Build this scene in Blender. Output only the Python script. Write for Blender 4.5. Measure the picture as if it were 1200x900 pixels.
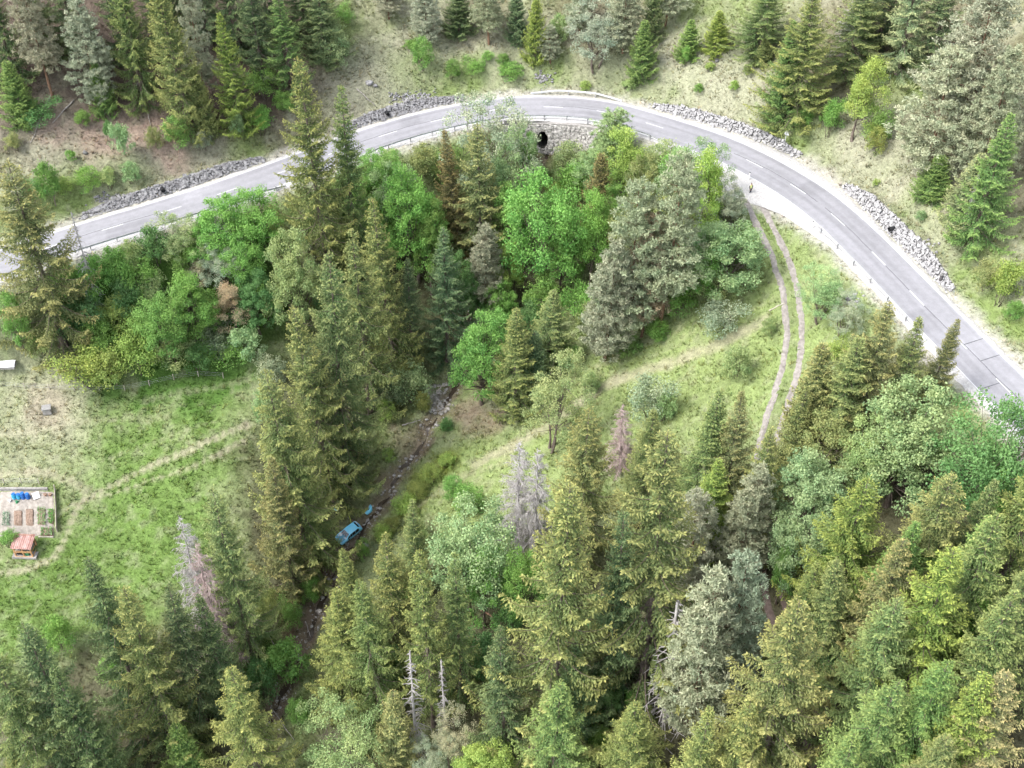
import bpy, bmesh, math, random
import numpy as np
from mathutils import Vector, Matrix

for o in list(bpy.data.objects):
    bpy.data.objects.remove(o)
scene = bpy.context.scene
COL = scene.collection

# ---------------------------------------------------------------- camera
F, PITCH = 1450.0, math.radians(42.0)          # focal length in photo pixels (1200 wide), pitch below the horizon
CAMZ = 135.0
cam_data = bpy.data.cameras.new("camera")
cam_data.sensor_width = 36.0
cam_data.lens = 36.0 * F / 1200.0
cam_data.clip_start, cam_data.clip_end = 0.5, 3000.0
cam = bpy.data.objects.new("camera", cam_data)
cam.location = (0, 0, CAMZ)
cam.rotation_euler = (math.pi / 2 - PITCH, 0, 0)
COL.objects.link(cam)
scene.camera = cam

# ---------------------------------------------------------------- sky, sun, exposure
SUN_EL, SUN_AZ = math.radians(54), math.radians(-112)   # azimuth measured from +Y towards +X
world = bpy.data.worlds.new("World")
scene.world = world
world.use_nodes = True
wn, wl = world.node_tree.nodes, world.node_tree.links
wn.clear()
sky = wn.new("ShaderNodeTexSky")
sky.sky_type = 'NISHITA'
sky.sun_disc = False
sky.sun_elevation = SUN_EL
sky.sun_rotation = SUN_AZ
sky.air_density = 1.0
sky.dust_density = 5.0
sky.altitude = 1200
hsv = wn.new("ShaderNodeHueSaturation")
hsv.inputs['Saturation'].default_value = 0.35
wbg = wn.new("ShaderNodeBackground")
wbg.inputs['Strength'].default_value = 0.15
wout = wn.new("ShaderNodeOutputWorld")
wl.new(sky.outputs[0], hsv.inputs['Color'])
wl.new(hsv.outputs[0], wbg.inputs['Color'])
wl.new(wbg.outputs[0], wout.inputs['Surface'])
sd = bpy.data.lights.new("sun", 'SUN')
sd.energy = 1.3
sd.angle = math.radians(20)
sd.color = (1.0, 0.96, 0.9)
sun = bpy.data.objects.new("sun", sd)
sun_dir = Vector((math.sin(SUN_AZ) * math.cos(SUN_EL), math.cos(SUN_AZ) * math.cos(SUN_EL), math.sin(SUN_EL)))
sun.rotation_euler = (-sun_dir).to_track_quat('-Z', 'Y').to_euler()
sun.location = (0, 0, 300)
COL.objects.link(sun)
vs = scene.view_settings
vs.view_transform = 'Standard'
vs.look = 'None'
vs.gamma = 1
vs.use_curve_mapping = False
vs.exposure = 1.82
scene.cycles.max_bounces = 5
scene.cycles.diffuse_bounces = 4
scene.cycles.glossy_bounces = 2
scene.cycles.transmission_bounces = 3
scene.cycles.use_adaptive_sampling = True
scene.cycles.adaptive_threshold = 0.03

# ---------------------------------------------------------------- small helpers
CP_, SP_ = math.cos(PITCH), math.sin(PITCH)
def ray(px, py):
    u, v = (px - 600) / F, (py - 450) / F
    return np.array([u, CP_ - v * SP_, -(SP_ + v * CP_)])
def at_z(px, py, z):
    d = ray(px, py)
    t = (z - CAMZ) / d[2]
    return np.array([d[0] * t, d[1] * t, z])
def proj(P):
    P = np.asarray(P, float)
    x, y, z = P[..., 0], P[..., 1], P[..., 2] - CAMZ
    dep = y * CP_ - z * SP_
    return 600 + F * x / dep, 450 + F * (-y * SP_ - z * CP_) / dep, dep

def vnoise(x, y, seed=0):
    """value noise in 0..1"""
    xi, yi = np.floor(x).astype(np.int64), np.floor(y).astype(np.int64)
    xf, yf = x - xi, y - yi
    xf, yf = xf * xf * (3 - 2 * xf), yf * yf * (3 - 2 * yf)
    def h(a, b):
        n = (a * 374761393 + b * 668265263 + seed * 974634777) & 0xffffffff
        n = ((n ^ (n >> 13)) * 1274126177) & 0xffffffff
        return ((n ^ (n >> 16)) & 0xffff) / 65535.0
    return (h(xi, yi) * (1 - xf) + h(xi + 1, yi) * xf) * (1 - yf) + (h(xi, yi + 1) * (1 - xf) + h(xi + 1, yi + 1) * xf) * yf
def fbm(x, y, scale, seed=0, octv=4):
    s, a, t = 0, 1.0, 0
    for k in range(octv):
        s = s + a * vnoise(x / scale * 2 ** k, y / scale * 2 ** k, seed + k * 17)
        t += a
        a *= 0.55
    return s / t
def sstep(a, b, x):
    t = np.clip((x - a) / (b - a), 0, 1)
    return t * t * (3 - 2 * t)

def np_mesh(name, V, Fc, smooth=False):
    me = bpy.data.meshes.new(name)
    V = np.ascontiguousarray(V, dtype=np.float32)
    Fc = np.ascontiguousarray(Fc, dtype=np.int32)
    m, k = Fc.shape
    me.vertices.add(len(V))
    me.vertices.foreach_set('co', V.ravel())
    me.loops.add(m * k)
    me.loops.foreach_set('vertex_index', Fc.ravel())
    me.polygons.add(m)
    me.polygons.foreach_set('loop_start', np.arange(0, m * k, k, dtype=np.int32))
    if smooth:
        me.polygons.foreach_set('use_smooth', np.ones(m, dtype=bool))
    me.update(calc_edges=True)
    return me
def add_float(me, name, vals):
    a = me.attributes.new(name, 'FLOAT', 'POINT')
    a.data.foreach_set('value', np.ascontiguousarray(vals, dtype=np.float32))
def add_color(me, name, rgb):
    a = me.attributes.new(name, 'FLOAT_COLOR', 'POINT')
    c = np.ones((len(rgb), 4), dtype=np.float32)
    c[:, :3] = rgb
    a.data.foreach_set('color', c.ravel())
def link(name, me, mat=None, parent=None):
    o = bpy.data.objects.new(name, me)
    COL.objects.link(o)
    if mat is not None and me is not None and not me.materials:
        me.materials.append(mat)
    if parent is not None:
        o.parent = parent
    return o
def empty(name, loc, rz=0.0):
    o = bpy.data.objects.new(name, None)
    o.empty_display_size = 0.3
    o.location = loc
    o.rotation_euler = (0, 0, rz)
    COL.objects.link(o)
    return o
def tag(o, label=None, cat=None, group=None, kind=None):
    if label: o['label'] = label
    if cat: o['category'] = cat
    if group: o['group'] = group
    if kind: o['kind'] = kind
    return o

class MB:
    """collects boxes, tubes and polygons into one mesh"""
    def __init__(s):
        s.v, s.f = [], []
    def add(s, V, Fc):
        n = len(s.v)
        s.v += [tuple(map(float, p)) for p in V]
        s.f += [tuple(i + n for i in f) for f in Fc]
        return s
    def box(s, c, d, rz=0.0, M=None, jit=0.0, rng=None):
        V = []
        for sx in (-.5, .5):
            for sy in (-.5, .5):
                for sz in (-.5, .5):
                    p = Vector((sx * d[0], sy * d[1], sz * d[2]))
                    if jit:
                        p += Vector((rng.uniform(-jit, jit) * d[0], rng.uniform(-jit, jit) * d[1], rng.uniform(-jit, jit) * d[2]))
                    if M is not None:
                        p = M @ p
                    elif rz:
                        p = Matrix.Rotation(rz, 3, 'Z') @ p
                    V.append(p + Vector(c))
        return s.add(V, [(0, 1, 3, 2), (4, 6, 7, 5), (0, 4, 5, 1), (2, 3, 7, 6), (0, 2, 6, 4), (1, 5, 7, 3)])
    def tube(s, pts, rad, n=6, caps=True):
        pts = [Vector(p) for p in pts]
        rad = rad if hasattr(rad, '__len__') else [rad] * len(pts)
        V, Fc = [], []
        for i, p in enumerate(pts):
            t = (pts[min(i + 1, len(pts) - 1)] - pts[max(i - 1, 0)]).normalized()
            a = t.cross(Vector((0, 0, 1)) if abs(t.z) < .9 else Vector((1, 0, 0))).normalized()
            b = t.cross(a)
            for k in range(n):
                w = 2 * math.pi * k / n
                V.append(p + (a * math.cos(w) + b * math.sin(w)) * rad[i])
        for i in range(len(pts) - 1):
            for k in range(n):
                Fc.append((i * n + k, i * n + (k + 1) % n, (i + 1) * n + (k + 1) % n, (i + 1) * n + k))
        if caps:
            Fc.append(tuple(range(n - 1, -1, -1)))
            Fc.append(tuple((len(pts) - 1) * n + k for k in range(n)))
        return s.add(V, Fc)
    def build(s, name, mat, parent=None, smooth=False, bevel=0.0):
        me = bpy.data.meshes.new(name)
        me.from_pydata(s.v, [], s.f)
        if smooth:
            me.polygons.foreach_set('use_smooth', [True] * len(me.polygons))
        me.update()
        o = link(name, me, mat, parent)
        if bevel:
            m = o.modifiers.new("bevel", 'BEVEL')
            m.width = bevel
            m.segments = 2
        return o

# ---------------------------------------------------------------- materials
def new_mat(name):
    m = bpy.data.materials.new(name)
    m.use_nodes = True
    nt = m.node_tree
    nt.nodes.clear()
    return m, nt.nodes, nt.links
def noise_mat(name, c1, c2, scale=3.0, rough=0.85, bump=0.0, bscale=None, spec=0.3, detail=5.0, metal=0.0, lo=0.35, hi=0.65):
    m, n, l = new_mat(name)
    out = n.new("ShaderNodeOutputMaterial")
    b = n.new("ShaderNodeBsdfPrincipled")
    tc = n.new("ShaderNodeTexCoord")
    tx = n.new("ShaderNodeTexNoise")
    tx.inputs['Scale'].default_value = scale
    tx.inputs['Detail'].default_value = detail
    mr = n.new("ShaderNodeMapRange")
    mr.inputs['From Min'].default_value, mr.inputs['From Max'].default_value = lo, hi
    mx = n.new("ShaderNodeMix")
    mx.data_type = 'RGBA'
    mx.inputs[6].default_value, mx.inputs[7].default_value = (*c1, 1), (*c2, 1)
    l.new(tc.outputs['Object'], tx.inputs['Vector'])
    l.new(tx.outputs[0], mr.inputs['Value'])
    l.new(mr.outputs[0], mx.inputs[0])
    l.new(mx.outputs[2], b.inputs['Base Color'])
    b.inputs['Roughness'].default_value = rough
    b.inputs['Specular IOR Level'].default_value = spec
    b.inputs['Metallic'].default_value = metal
    if bump:
        t2 = n.new("ShaderNodeTexNoise")
        t2.inputs['Scale'].default_value = bscale or scale * 4
        t2.inputs['Detail'].default_value = 6
        bp = n.new("ShaderNodeBump")
        bp.inputs['Strength'].default_value = bump
        bp.inputs['Distance'].default_value = 0.1
        l.new(tc.outputs['Object'], t2.inputs['Vector'])
        l.new(t2.outputs[0], bp.inputs['Height'])
        l.new(bp.outputs[0], b.inputs['Normal'])
    l.new(b.outputs[0], out.inputs[0])
    return m
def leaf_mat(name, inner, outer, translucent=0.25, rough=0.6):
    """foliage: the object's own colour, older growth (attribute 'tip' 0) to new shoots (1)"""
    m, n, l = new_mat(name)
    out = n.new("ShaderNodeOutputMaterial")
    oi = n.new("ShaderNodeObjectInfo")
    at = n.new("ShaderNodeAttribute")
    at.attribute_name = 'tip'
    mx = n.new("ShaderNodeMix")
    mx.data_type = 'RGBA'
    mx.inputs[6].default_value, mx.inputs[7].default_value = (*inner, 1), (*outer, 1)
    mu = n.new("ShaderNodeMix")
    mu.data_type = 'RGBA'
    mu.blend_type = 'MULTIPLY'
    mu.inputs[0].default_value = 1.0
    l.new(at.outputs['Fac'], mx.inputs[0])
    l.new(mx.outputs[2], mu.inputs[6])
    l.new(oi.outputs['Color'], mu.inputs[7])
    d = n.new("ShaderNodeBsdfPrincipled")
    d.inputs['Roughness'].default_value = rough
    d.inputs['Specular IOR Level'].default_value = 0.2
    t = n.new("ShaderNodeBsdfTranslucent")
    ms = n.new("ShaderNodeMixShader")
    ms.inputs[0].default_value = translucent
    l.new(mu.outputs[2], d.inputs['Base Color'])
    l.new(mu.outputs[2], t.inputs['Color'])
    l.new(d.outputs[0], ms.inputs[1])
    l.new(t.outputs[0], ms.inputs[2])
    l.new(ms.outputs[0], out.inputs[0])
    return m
def surface_mat(name, scale1, scale2, amt, bump, attr='surface'):
    """ground: colour attribute broken up by two noises, with fine relief"""
    m, n, l = new_mat(name)
    out = n.new("ShaderNodeOutputMaterial")
    b = n.new("ShaderNodeBsdfPrincipled")
    b.inputs['Roughness'].default_value = 0.95
    b.inputs['Specular IOR Level'].default_value = 0.1
    at = n.new("ShaderNodeAttribute")
    at.attribute_name = attr
    tc = n.new("ShaderNodeTexCoord")
    cur = at.outputs['Color']
    for sc, k in ((scale1, amt), (scale2, amt * 0.9)):
        tx = n.new("ShaderNodeTexNoise")
        tx.inputs['Scale'].default_value = sc
        tx.inputs['Detail'].default_value = 6
        tx.inputs['Roughness'].default_value = 0.65
        l.new(tc.outputs['Object'], tx.inputs['Vector'])
        mr = n.new("ShaderNodeMapRange")
        mr.inputs['From Min'].default_value, mr.inputs['From Max'].default_value = 0.3, 0.7
        mr.inputs['To Min'].default_value, mr.inputs['To Max'].default_value = 1 - k, 1 + k
        l.new(tx.outputs[0], mr.inputs['Value'])
        mu = n.new("ShaderNodeVectorMath")
        mu.operation = 'SCALE'
        l.new(cur, mu.inputs[0])
        l.new(mr.outputs[0], mu.inputs['Scale'])
        cur = mu.outputs[0]
    l.new(cur, b.inputs['Base Color'])
    t2 = n.new("ShaderNodeTexNoise")
    t2.inputs['Scale'].default_value = 2.5
    t2.inputs['Detail'].default_value = 8
    bp = n.new("ShaderNodeBump")
    bp.inputs['Strength'].default_value = bump
    bp.inputs['Distance'].default_value = 0.3
    l.new(tc.outputs['Object'], t2.inputs['Vector'])
    l.new(t2.outputs[0], bp.inputs['Height'])
    l.new(bp.outputs[0], b.inputs['Normal'])
    l.new(b.outputs[0], out.inputs[0])
    return m
# ================================================================ TERRAIN
def resample(P, step):
    """Catmull-Rom through P (n,3), then equal steps"""
    P = np.asarray(P, float)
    Q = np.vstack([2 * P[0] - P[1], P, 2 * P[-1] - P[-2]])
    out = []
    for i in range(1, len(Q) - 2):
        t = np.linspace(0, 1, 40, endpoint=False)[:, None]
        a, b, c, d = Q[i - 1], Q[i], Q[i + 1], Q[i + 2]
        out.append(0.5 * (2 * b + (c - a) * t + (2 * a - 5 * b + 4 * c - d) * t ** 2 + (3 * b - a - 3 * c + d) * t ** 3))
    out = np.vstack(out + [Q[-2][None]])
    s = np.r_[0, np.cumsum(np.linalg.norm(np.diff(out[:, :2], axis=0), axis=1))]
    n = int(s[-1] / step) + 1
    q = np.linspace(0, s[-1], n)
    return np.stack([np.interp(q, s, out[:, k]) for k in range(3)], 1), q

ROAD_PX = [(-200, 382, 27.0), (-60, 330, 28.2), (93, 278, 29.5), (200, 246, 30.5), (313, 208, 31.6), (415, 170, 32.6), (480, 149, 33.2), (540, 135, 34), (613, 125, 35),
           (700, 129, 36), (767, 147, 36.7), (843, 172, 37.2), (900, 200, 37.6), (952, 232, 37.8), (992, 266, 37.8), (1030, 303, 37.7),
           (1077, 352, 37.5), (1127, 403, 37.2), (1177, 453, 37.0), (1260, 540, 36.6), (1400, 690, 36.0)]
ROAD, ROAD_S = resample([at_z(*p) for p in ROAD_PX], 0.8)
def smooth1(a, k):
    ker = np.ones(k) / k
    p = np.pad(a, (k // 2, k // 2), mode='edge')
    return np.convolve(p, ker, mode='valid')[:len(a)]
for k in range(3):
    ROAD[:, k] = smooth1(ROAD[:, k], 13)
RT = np.gradient(ROAD, axis=0)
RT[:, 2] = 0
RT /= np.linalg.norm(RT, axis=1)[:, None]
RN = np.stack([-RT[:, 1], RT[:, 0], 0 * RT[:, 0]], 1)       # outer side (uphill)
ROAD_PXY = np.stack(proj(ROAD)[:2], 1)
def road_i(px):
    """index of the road point seen at photo column px"""
    return int(np.argmin(np.abs(ROAD_PXY[:, 0] - px)))
HALF = 3.25                                                   # half the carriageway
BANK = 0.035
px_ = ROAD_PXY[:, 0]
W_IN = np.interp(px_, [-300, 60, 330, 800, 848, 868, 885, 915, 950, 990, 1010, 1400], [.9, .9, .75, .75, 1.3, 4.2, 6.2, 4.6, 2.9, 1.5, 1.0, .9])
W_OUT = np.interp(px_, [-300, 300, 600, 780, 850, 900, 960, 1010, 1080, 1400], [.8, .8, .7, 1.0, 1.7, 2.3, 1.6, .9, .8, .7])

CTRL = [  # photo column, photo row, height of the ground there
    # ravine floor
    (640, 172, 29.5), (600, 235, 23), (565, 320, 17), (525, 455, 10), (490, 520, 7.6), (440, 590, 4.2), (405, 640, 2.2), (365, 720, -1), (330, 800, -4), (300, 900, -7), (270, 1000, -10),
    # ravine, left side
    (470, 300, 21), (440, 400, 14.5), (400, 500, 9.5), (345, 600, 6), (300, 720, 1.8), (240, 830, -1.5), (420, 240, 28), (500, 190, 30),
    # left meadow and bank
    (0, 440, 17), (150, 440, 16), (250, 430, 15), (200, 395, 19.5), (80, 400, 19.5), (290, 370, 20), (330, 300, 25), (200, 300, 26.3), (80, 330, 25.5), (0, 370, 22),
    (0, 520, 12.5), (150, 520, 12), (280, 510, 11.5), (20, 600, 8.5), (70, 600, 8.5), (180, 600, 7.8), (290, 620, 6.4), (20, 680, 5.4), (130, 690, 4.2), (230, 700, 3.6),
    (10, 800, 0.6), (130, 800, 0.2), (30, 900, -3), (150, 900, -4), (-150, 600, 9), (-150, 800, 1), (-150, 950, -5), (-120, 450, 18),
    # embankment inside the bend
    (560, 190, 30), (700, 190, 31), (780, 200, 33), (850, 230, 35.2), (700, 260, 26), (780, 290, 28.5), (640, 270, 22.5), (620, 350, 17.5), (850, 320, 31.5),
    # slope between ravine and track
    (700, 380, 21.5), (780, 380, 25.5), (870, 390, 29.3), (600, 420, 14.5), (700, 450, 19.3), (800, 450, 23.6), (560, 520, 11.5), (640, 540, 14.2), (740, 540, 18.3), (840, 540, 22.6),
    (480, 640, 6), (560, 640, 9), (660, 640, 12.3), (760, 660, 15.5), (850, 660, 18.5), (420, 740, 1.5), (520, 760, 4.2), (640, 770, 8), (760, 790, 12), (870, 790, 16),
    (400, 880, -2.5), (520, 890, 0.5), (640, 890, 4.2), (760, 890, 8.5), (880, 890, 13.5), (500, 1000, -3), (760, 1000, 5),
    # track
    (885, 245, 37), (905, 290, 35.4), (928, 350, 33), (930, 420, 30.3), (905, 500, 27), (900, 600, 23), (905, 690, 20), (935, 800, 18.5), (965, 890, 18), (985, 1000, 17.5),
    # between track and road, and the wooded slope to the right
    (965, 310, 35.7), (1010, 380, 35), (990, 460, 31.5), (1060, 470, 34.5), (1130, 500, 35.8), (1000, 560, 28.5), (1090, 580, 31.8), (1190, 600, 34.3), (1000, 680, 25), (1100, 690, 28.5), (1200, 700, 31.5),
    (1020, 800, 22), (1120, 800, 25.5), (1200, 800, 28.5), (1050, 900, 20.5), (1200, 900, 26), (1300, 800, 31), (1300, 950, 28),
]
cps = [at_z(*p) for p in CTRL]
ri = np.linspace(4, len(ROAD) - 5, 34).astype(int)
for i in ri:
    cps.append(ROAD[i])
for i in ri[::2]:
    g = 1.0 if ROAD_PXY[i, 0] < 900 else 0.85
    for d, dz in ((14, 6.5), (32, 19), (60, 40), (110, 74)):
        q = ROAD[i] + RN[i] * d
        if d <= 32 or np.min(np.hypot(*(ROAD[:, :2] - q[:2]).T)) > d - 4:
            cps.append(np.array([q[0], q[1], ROAD[i, 2] + dz * g]))
for x, y, z in ((-190, 20, -10), (0, 10, -22), (80, 10, 10), (190, 20, 40), (190, 120, 65), (-190, 80, 10)):
    cps.append(np.array([x, y, z], float))
cps = np.array(cps)
def rbf_fit(P):
    D = np.linalg.norm(P[:, None, :2] - P[None, :, :2], axis=2)
    n = len(P)
    A = np.zeros((n + 3, n + 3))
    A[:n, :n] = D + np.eye(n) * -1.2
    A[:n, n] = 1
    A[:n, n + 1:] = P[:, :2]
    A[n:, :n] = A[:n, n:].T
    return np.linalg.solve(A, np.r_[P[:, 2], 0, 0, 0])
W = rbf_fit(cps)
def rbf(x, y):
    out = np.zeros(x.size)
    xf, yf = x.ravel(), y.ravel()
    for a in range(0, x.size, 20000):
        xx, yy = xf[a:a + 20000], yf[a:a + 20000]
        D = np.hypot(xx[:, None] - cps[None, :, 0], yy[:, None] - cps[None, :, 1])
        out[a:a + 20000] = D @ W[:-3] + W[-3] + W[-2] * xx + W[-1] * yy
    return out.reshape(x.shape)

def graded(a0, a, b, b1, fine):
    l = list(np.arange(a, b + 1e-6, fine))
    s, p = fine, a
    while p > a0:
        s *= 1.25
        p -= s
        l.insert(0, p)
    s, p = fine, b
    while p < b1:
        s *= 1.25
        p += s
        l.append(p)
    return np.array(l)
GX = graded(-190, -88, 84, 190, 0.45)
GY = graded(10, 56, 214, 340, 0.45)
XX, YY = np.meshgrid(GX, GY)
ZZ = rbf(XX, YY)
kb = np.ones(5) / 5
for ax in (0, 1):
    for rep in range(2):
        ZZ = np.apply_along_axis(lambda a: np.convolve(np.pad(a, 2, mode='edge'), kb, mode='valid'), ax, ZZ)

def near_road(x, y):
    """signed distance to the road axis (+ uphill) and index"""
    d2 = np.full(x.shape, 1e9)
    idx = np.zeros(x.shape, int)
    for i in range(0, len(ROAD), 2):
        q = (x - ROAD[i, 0]) ** 2 + (y - ROAD[i, 1]) ** 2
        m = q < d2
        d2[m] = q[m]
        idx[m] = i
    dx, dy = x - ROAD[idx, 0], y - ROAD[idx, 1]
    sg = dx * RN[idx, 0] + dy * RN[idx, 1]
    dist = np.where(np.sqrt(d2) > 12, np.sqrt(d2) * np.sign(sg), np.sign(sg) * np.sqrt(d2))
    return dist, idx
DR, IR = near_road(XX, YY)
rz = ROAD[IR, 2] + BANK * np.clip(DR, -9, 9)
wout, win = HALF + W_OUT[IR], HALF + W_IN[IR]
bump = (fbm(XX, YY, 9, 3) - .5) * 1.5 + (fbm(XX, YY, 2.2, 5) - .5) * 0.5
away = np.where(DR > 0, sstep(wout, wout + 6, DR), sstep(win, win + 7, -DR))
ZZ = (rz - 0.22) * (1 - away) + (ZZ + bump) * away
# cut slope above the road is never below the shoulder
ZZ = np.where((DR > wout) & (DR < 14), np.maximum(ZZ, rz - .1 + (DR - wout) * 0.25), ZZ)

# stone facings along the foot of the cut
WALLS = [(100, 322, 1.15, "grey rubble stone facing along the uphill edge of the left road"), (405, 548, 1.2, "grey rubble stone facing before the bend, above the left approach"),
         (742, 905, 1.15, "grey rubble stone facing along the outer edge of the bend, right of the guardrail"), (950, 1080, 1.6, "pale rubble stone facing along the straight on the right")]
WSPAN = []
for a_, b_, hh_, l_ in WALLS:
    ia, ib = road_i(a_), road_i(b_)
    prof = np.zeros(len(ROAD))
    r_ = np.arange(len(ROAD))
    prof = np.clip(np.minimum(r_ - ia, ib - r_) / 9.0, 0, 1)
    prof = np.where((r_ > ia) & (r_ < ib), hh_ * np.sqrt(prof), 0)
    WSPAN.append((ia, ib, prof, l_))
    hw = prof[IR]
    f = sstep(wout + .9, wout + 1.7, DR) * (1 - sstep(wout + 5, wout + 11, DR)) * (hw > .15)
    ZZ = ZZ * (1 - f) + np.maximum(ZZ, rz + hw - .15) * f
# culvert: the embankment is cut back to a wall and a passage runs under the carriageway
CUL = road_i(644)
cul_s = ROAD_S[IR] - ROAD_S[CUL]
in_wall = np.clip(1 - (np.abs(cul_s - 2.0) - 8.0) / 3.0, 0, 1)
wall_off = -(HALF + 0.95)
CUL_BASE = ROAD[CUL, 2] - 4.6
base_here = CUL_BASE + 0.10 * np.abs(cul_s) ** 1.35 * .5
drop = (DR < wall_off + .1) & (DR > -14) & (in_wall > 0)
tgt = np.minimum(ZZ, base_here - 0.06 * (np.abs(DR) + wall_off))
ZZ = np.where(drop, ZZ * (1 - in_wall) + tgt * in_wall, ZZ)
tun = (np.abs(cul_s) < 1.2) & (DR < 2.5) & (DR > wall_off - 3)
ZZ = np.where(tun, np.minimum(ZZ, CUL_BASE - .25), ZZ)

# stream bed
STREAM, STREAM_S = None, None
def H(x, y):
    x, y = np.asarray(x, float), np.asarray(y, float)
    i = np.clip(np.searchsorted(GX, x) - 1, 0, len(GX) - 2)
    j = np.clip(np.searchsorted(GY, y) - 1, 0, len(GY) - 2)
    fx = np.clip((x - GX[i]) / (GX[i + 1] - GX[i]), 0, 1)
    fy = np.clip((y - GY[j]) / (GY[j + 1] - GY[j]), 0, 1)
    return (ZZ[j, i] * (1 - fx) + ZZ[j, i + 1] * fx) * (1 - fy) + (ZZ[j + 1, i] * (1 - fx) + ZZ[j + 1, i + 1] * fx) * fy
def ground_at(px, py):
    """the point of the ground seen at a photo pixel (taken once, from the layout sketch)"""
    d = ray(px, py)
    t = np.arange(70, 400, 0.4)
    P = d[None] * t[:, None]
    P[:, 2] += CAMZ
    g = P[:, 2] - H(P[:, 0], P[:, 1])
    k = np.argmax(g < 0)
    if g[k] >= 0:
        k = len(t) - 1
    k = max(k, 1)
    f = g[k - 1] / (g[k - 1] - g[k] + 1e-9)
    p = P[k - 1] + (P[k] - P[k - 1]) * f
    p[2] = H(p[0], p[1])
    return p
def path_px(pts, step=0.5):
    P, s = resample([ground_at(*p) for p in pts], step)
    P[:, 2] = H(P[:, 0], P[:, 1])
    return P, s
def dist_path(P, x, y):
    d = np.full(x.shape, 1e9)
    for a in P[::2]:
        d = np.minimum(d, (x - a[0]) ** 2 + (y - a[1]) ** 2)
    return np.sqrt(d)

STREAM, STREAM_S = path_px([(646, 172), (630, 200), (602, 240), (575, 300), (560, 360), (545, 410), (528, 455), (515, 477), (498, 500), (485, 528), (470, 545), (452, 575), (437, 598), (420, 622), (402, 650), (380, 690), (368, 730), (352, 770), (335, 805), (318, 850), (300, 905)])
wv = np.stack([fbm(STREAM_S, STREAM_S * 0, 3.0, 71) - .5, fbm(STREAM_S, STREAM_S * 0, 2.4, 72) - .5], 1) * np.clip(STREAM_S / 8, 0, 1)[:, None]
STREAM[:, :2] += wv * 2.4
ds = dist_path(STREAM, XX, YY)
ZZ -= 0.75 * np.exp(-(ds / 1.1) ** 2) + 0.3 * np.exp(-(ds / 3.0) ** 2)
STREAM[:, 2] = H(STREAM[:, 0], STREAM[:, 1])
STREAM[:, 2] = np.minimum.accumulate(smooth1(STREAM[:, 2], 9)) + 0.12
TRACK, TRACK_S = path_px([(878, 222), (886, 243), (903, 278), (917, 310), (927, 345), (931, 385), (928, 420), (918, 460), (905, 500), (897, 540), (898, 600), (903, 650), (908, 700), (925, 770), (948, 840), (966, 900), (985, 1000)])
dt = dist_path(TRACK, XX, YY)
ti = None
# level the track across its width a little
TZ = smooth1(TRACK[:, 2], 9)
w = np.exp(-(dt / 2.2) ** 4)
near = np.zeros(XX.shape, int)
best = np.full(XX.shape, 1e9)
for i in range(0, len(TRACK), 2):
    q = (XX - TRACK[i, 0]) ** 2 + (YY - TRACK[i, 1]) ** 2
    m = q < best
    best[m] = q[m]
    near[m] = i
keep = sstep(0.0, 6.0, TRACK_S[near]) * (DR < -5)
ZZ = ZZ * (1 - w * keep) + TZ[near] * w * keep
TRACK[:, 2] = H(TRACK[:, 0], TRACK[:, 1])
# ---------------------------------------------------------------- what covers the ground
C_STRAW, C_GREEN, C_LUSH = np.array([.28, .278, .19]), np.array([.14, .19, .065]), np.array([.06, .12, .025])
C_SOIL, C_FLOOR, C_PATH, C_ROCK, C_PALE = np.array([.15, .10, .07]), np.array([.078, .076, .046]), np.array([.31, .275, .205]), np.array([.26, .25, .24]), np.array([.16, .20, .075])
BLOBS = []
def blob(px, py, r, col, wgt=1.0, sy=1.0):
    p = ground_at(px, py)
    BLOBS.append((p[0], p[1], r, np.asarray(col, float), wgt, sy))
# dry and lush areas of the left meadow
for a in [(0, 455, 9), (60, 460, 8), (40, 490, 8), (100, 500, 7), (10, 530, 6), (60, 470, 6), (170, 465, 5), (130, 545, 4), (220, 470, 4), (20, 565, 4), (95, 570, 3)]:
    blob(a[0], a[1], a[2], C_STRAW * 1.0, .38)
blob(55, 478, 3.2, C_PATH * .9, .9)
for a in [(150, 620, 10), (200, 650, 9), (140, 560, 6), (200, 570, 7), (150, 500, 6), (240, 480, 6), (60, 700, 9), (100, 640, 6), (10, 740, 9), (250, 540, 6), (60, 640, 4), (10, 690, 6)]:
    blob(a[0], a[1], a[2], np.array([.108, .172, .045]), .8)
for a in [(240, 440, 6), (280, 425, 5), (190, 445, 4), (130, 455, 3), (150, 380, 9), (220, 350, 9), (290, 330, 8), (120, 320, 7)]:
    blob(a[0], a[1], a[2], C_LUSH, .85)
# forest floors
for a in [(30, 120, 12), (90, 120, 12), (150, 120, 12), (210, 130, 10), (270, 130, 10), (330, 60, 14), (200, 30, 18), (100, 30, 18), (0, 30, 16), (350, 20, 10)]:
    blob(a[0], a[1], a[2], np.array([.10, .078, .062]), .85)
for a in [(370, 480, 9), (340, 560, 9), (340, 640, 8), (440, 420, 9), (470, 340, 9), (540, 320, 8), (600, 340, 6), (560, 410, 5), (390, 600, 4.5), (385, 650, 4), (360, 690, 5)]:
    blob(a[0], a[1], a[2], C_FLOOR, .85)
for a in [(110, 850, 9), (200, 840, 9), (40, 900, 9), (115, 815, 6), (160, 835, 8), (30, 860, 8), (210, 790, 6), (270, 850, 8), (480, 740, 10), (450, 840, 10), (600, 780, 12), (700, 700, 11), (720, 800, 13), (640, 870, 10), (820, 640, 9), (850, 720, 12), (830, 830, 14), (960, 640, 10), (1000, 520, 9), (1060, 450, 7), (1060, 620, 14), (1150, 620, 12), (1040, 760, 14), (1150, 760, 16), (1100, 860, 16), (1190, 860, 14), (960, 850, 5), (900, 600, 4), (905, 690, 5)]:
    blob(a[0], a[1], a[2], C_FLOOR * 1.05, .88)
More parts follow.
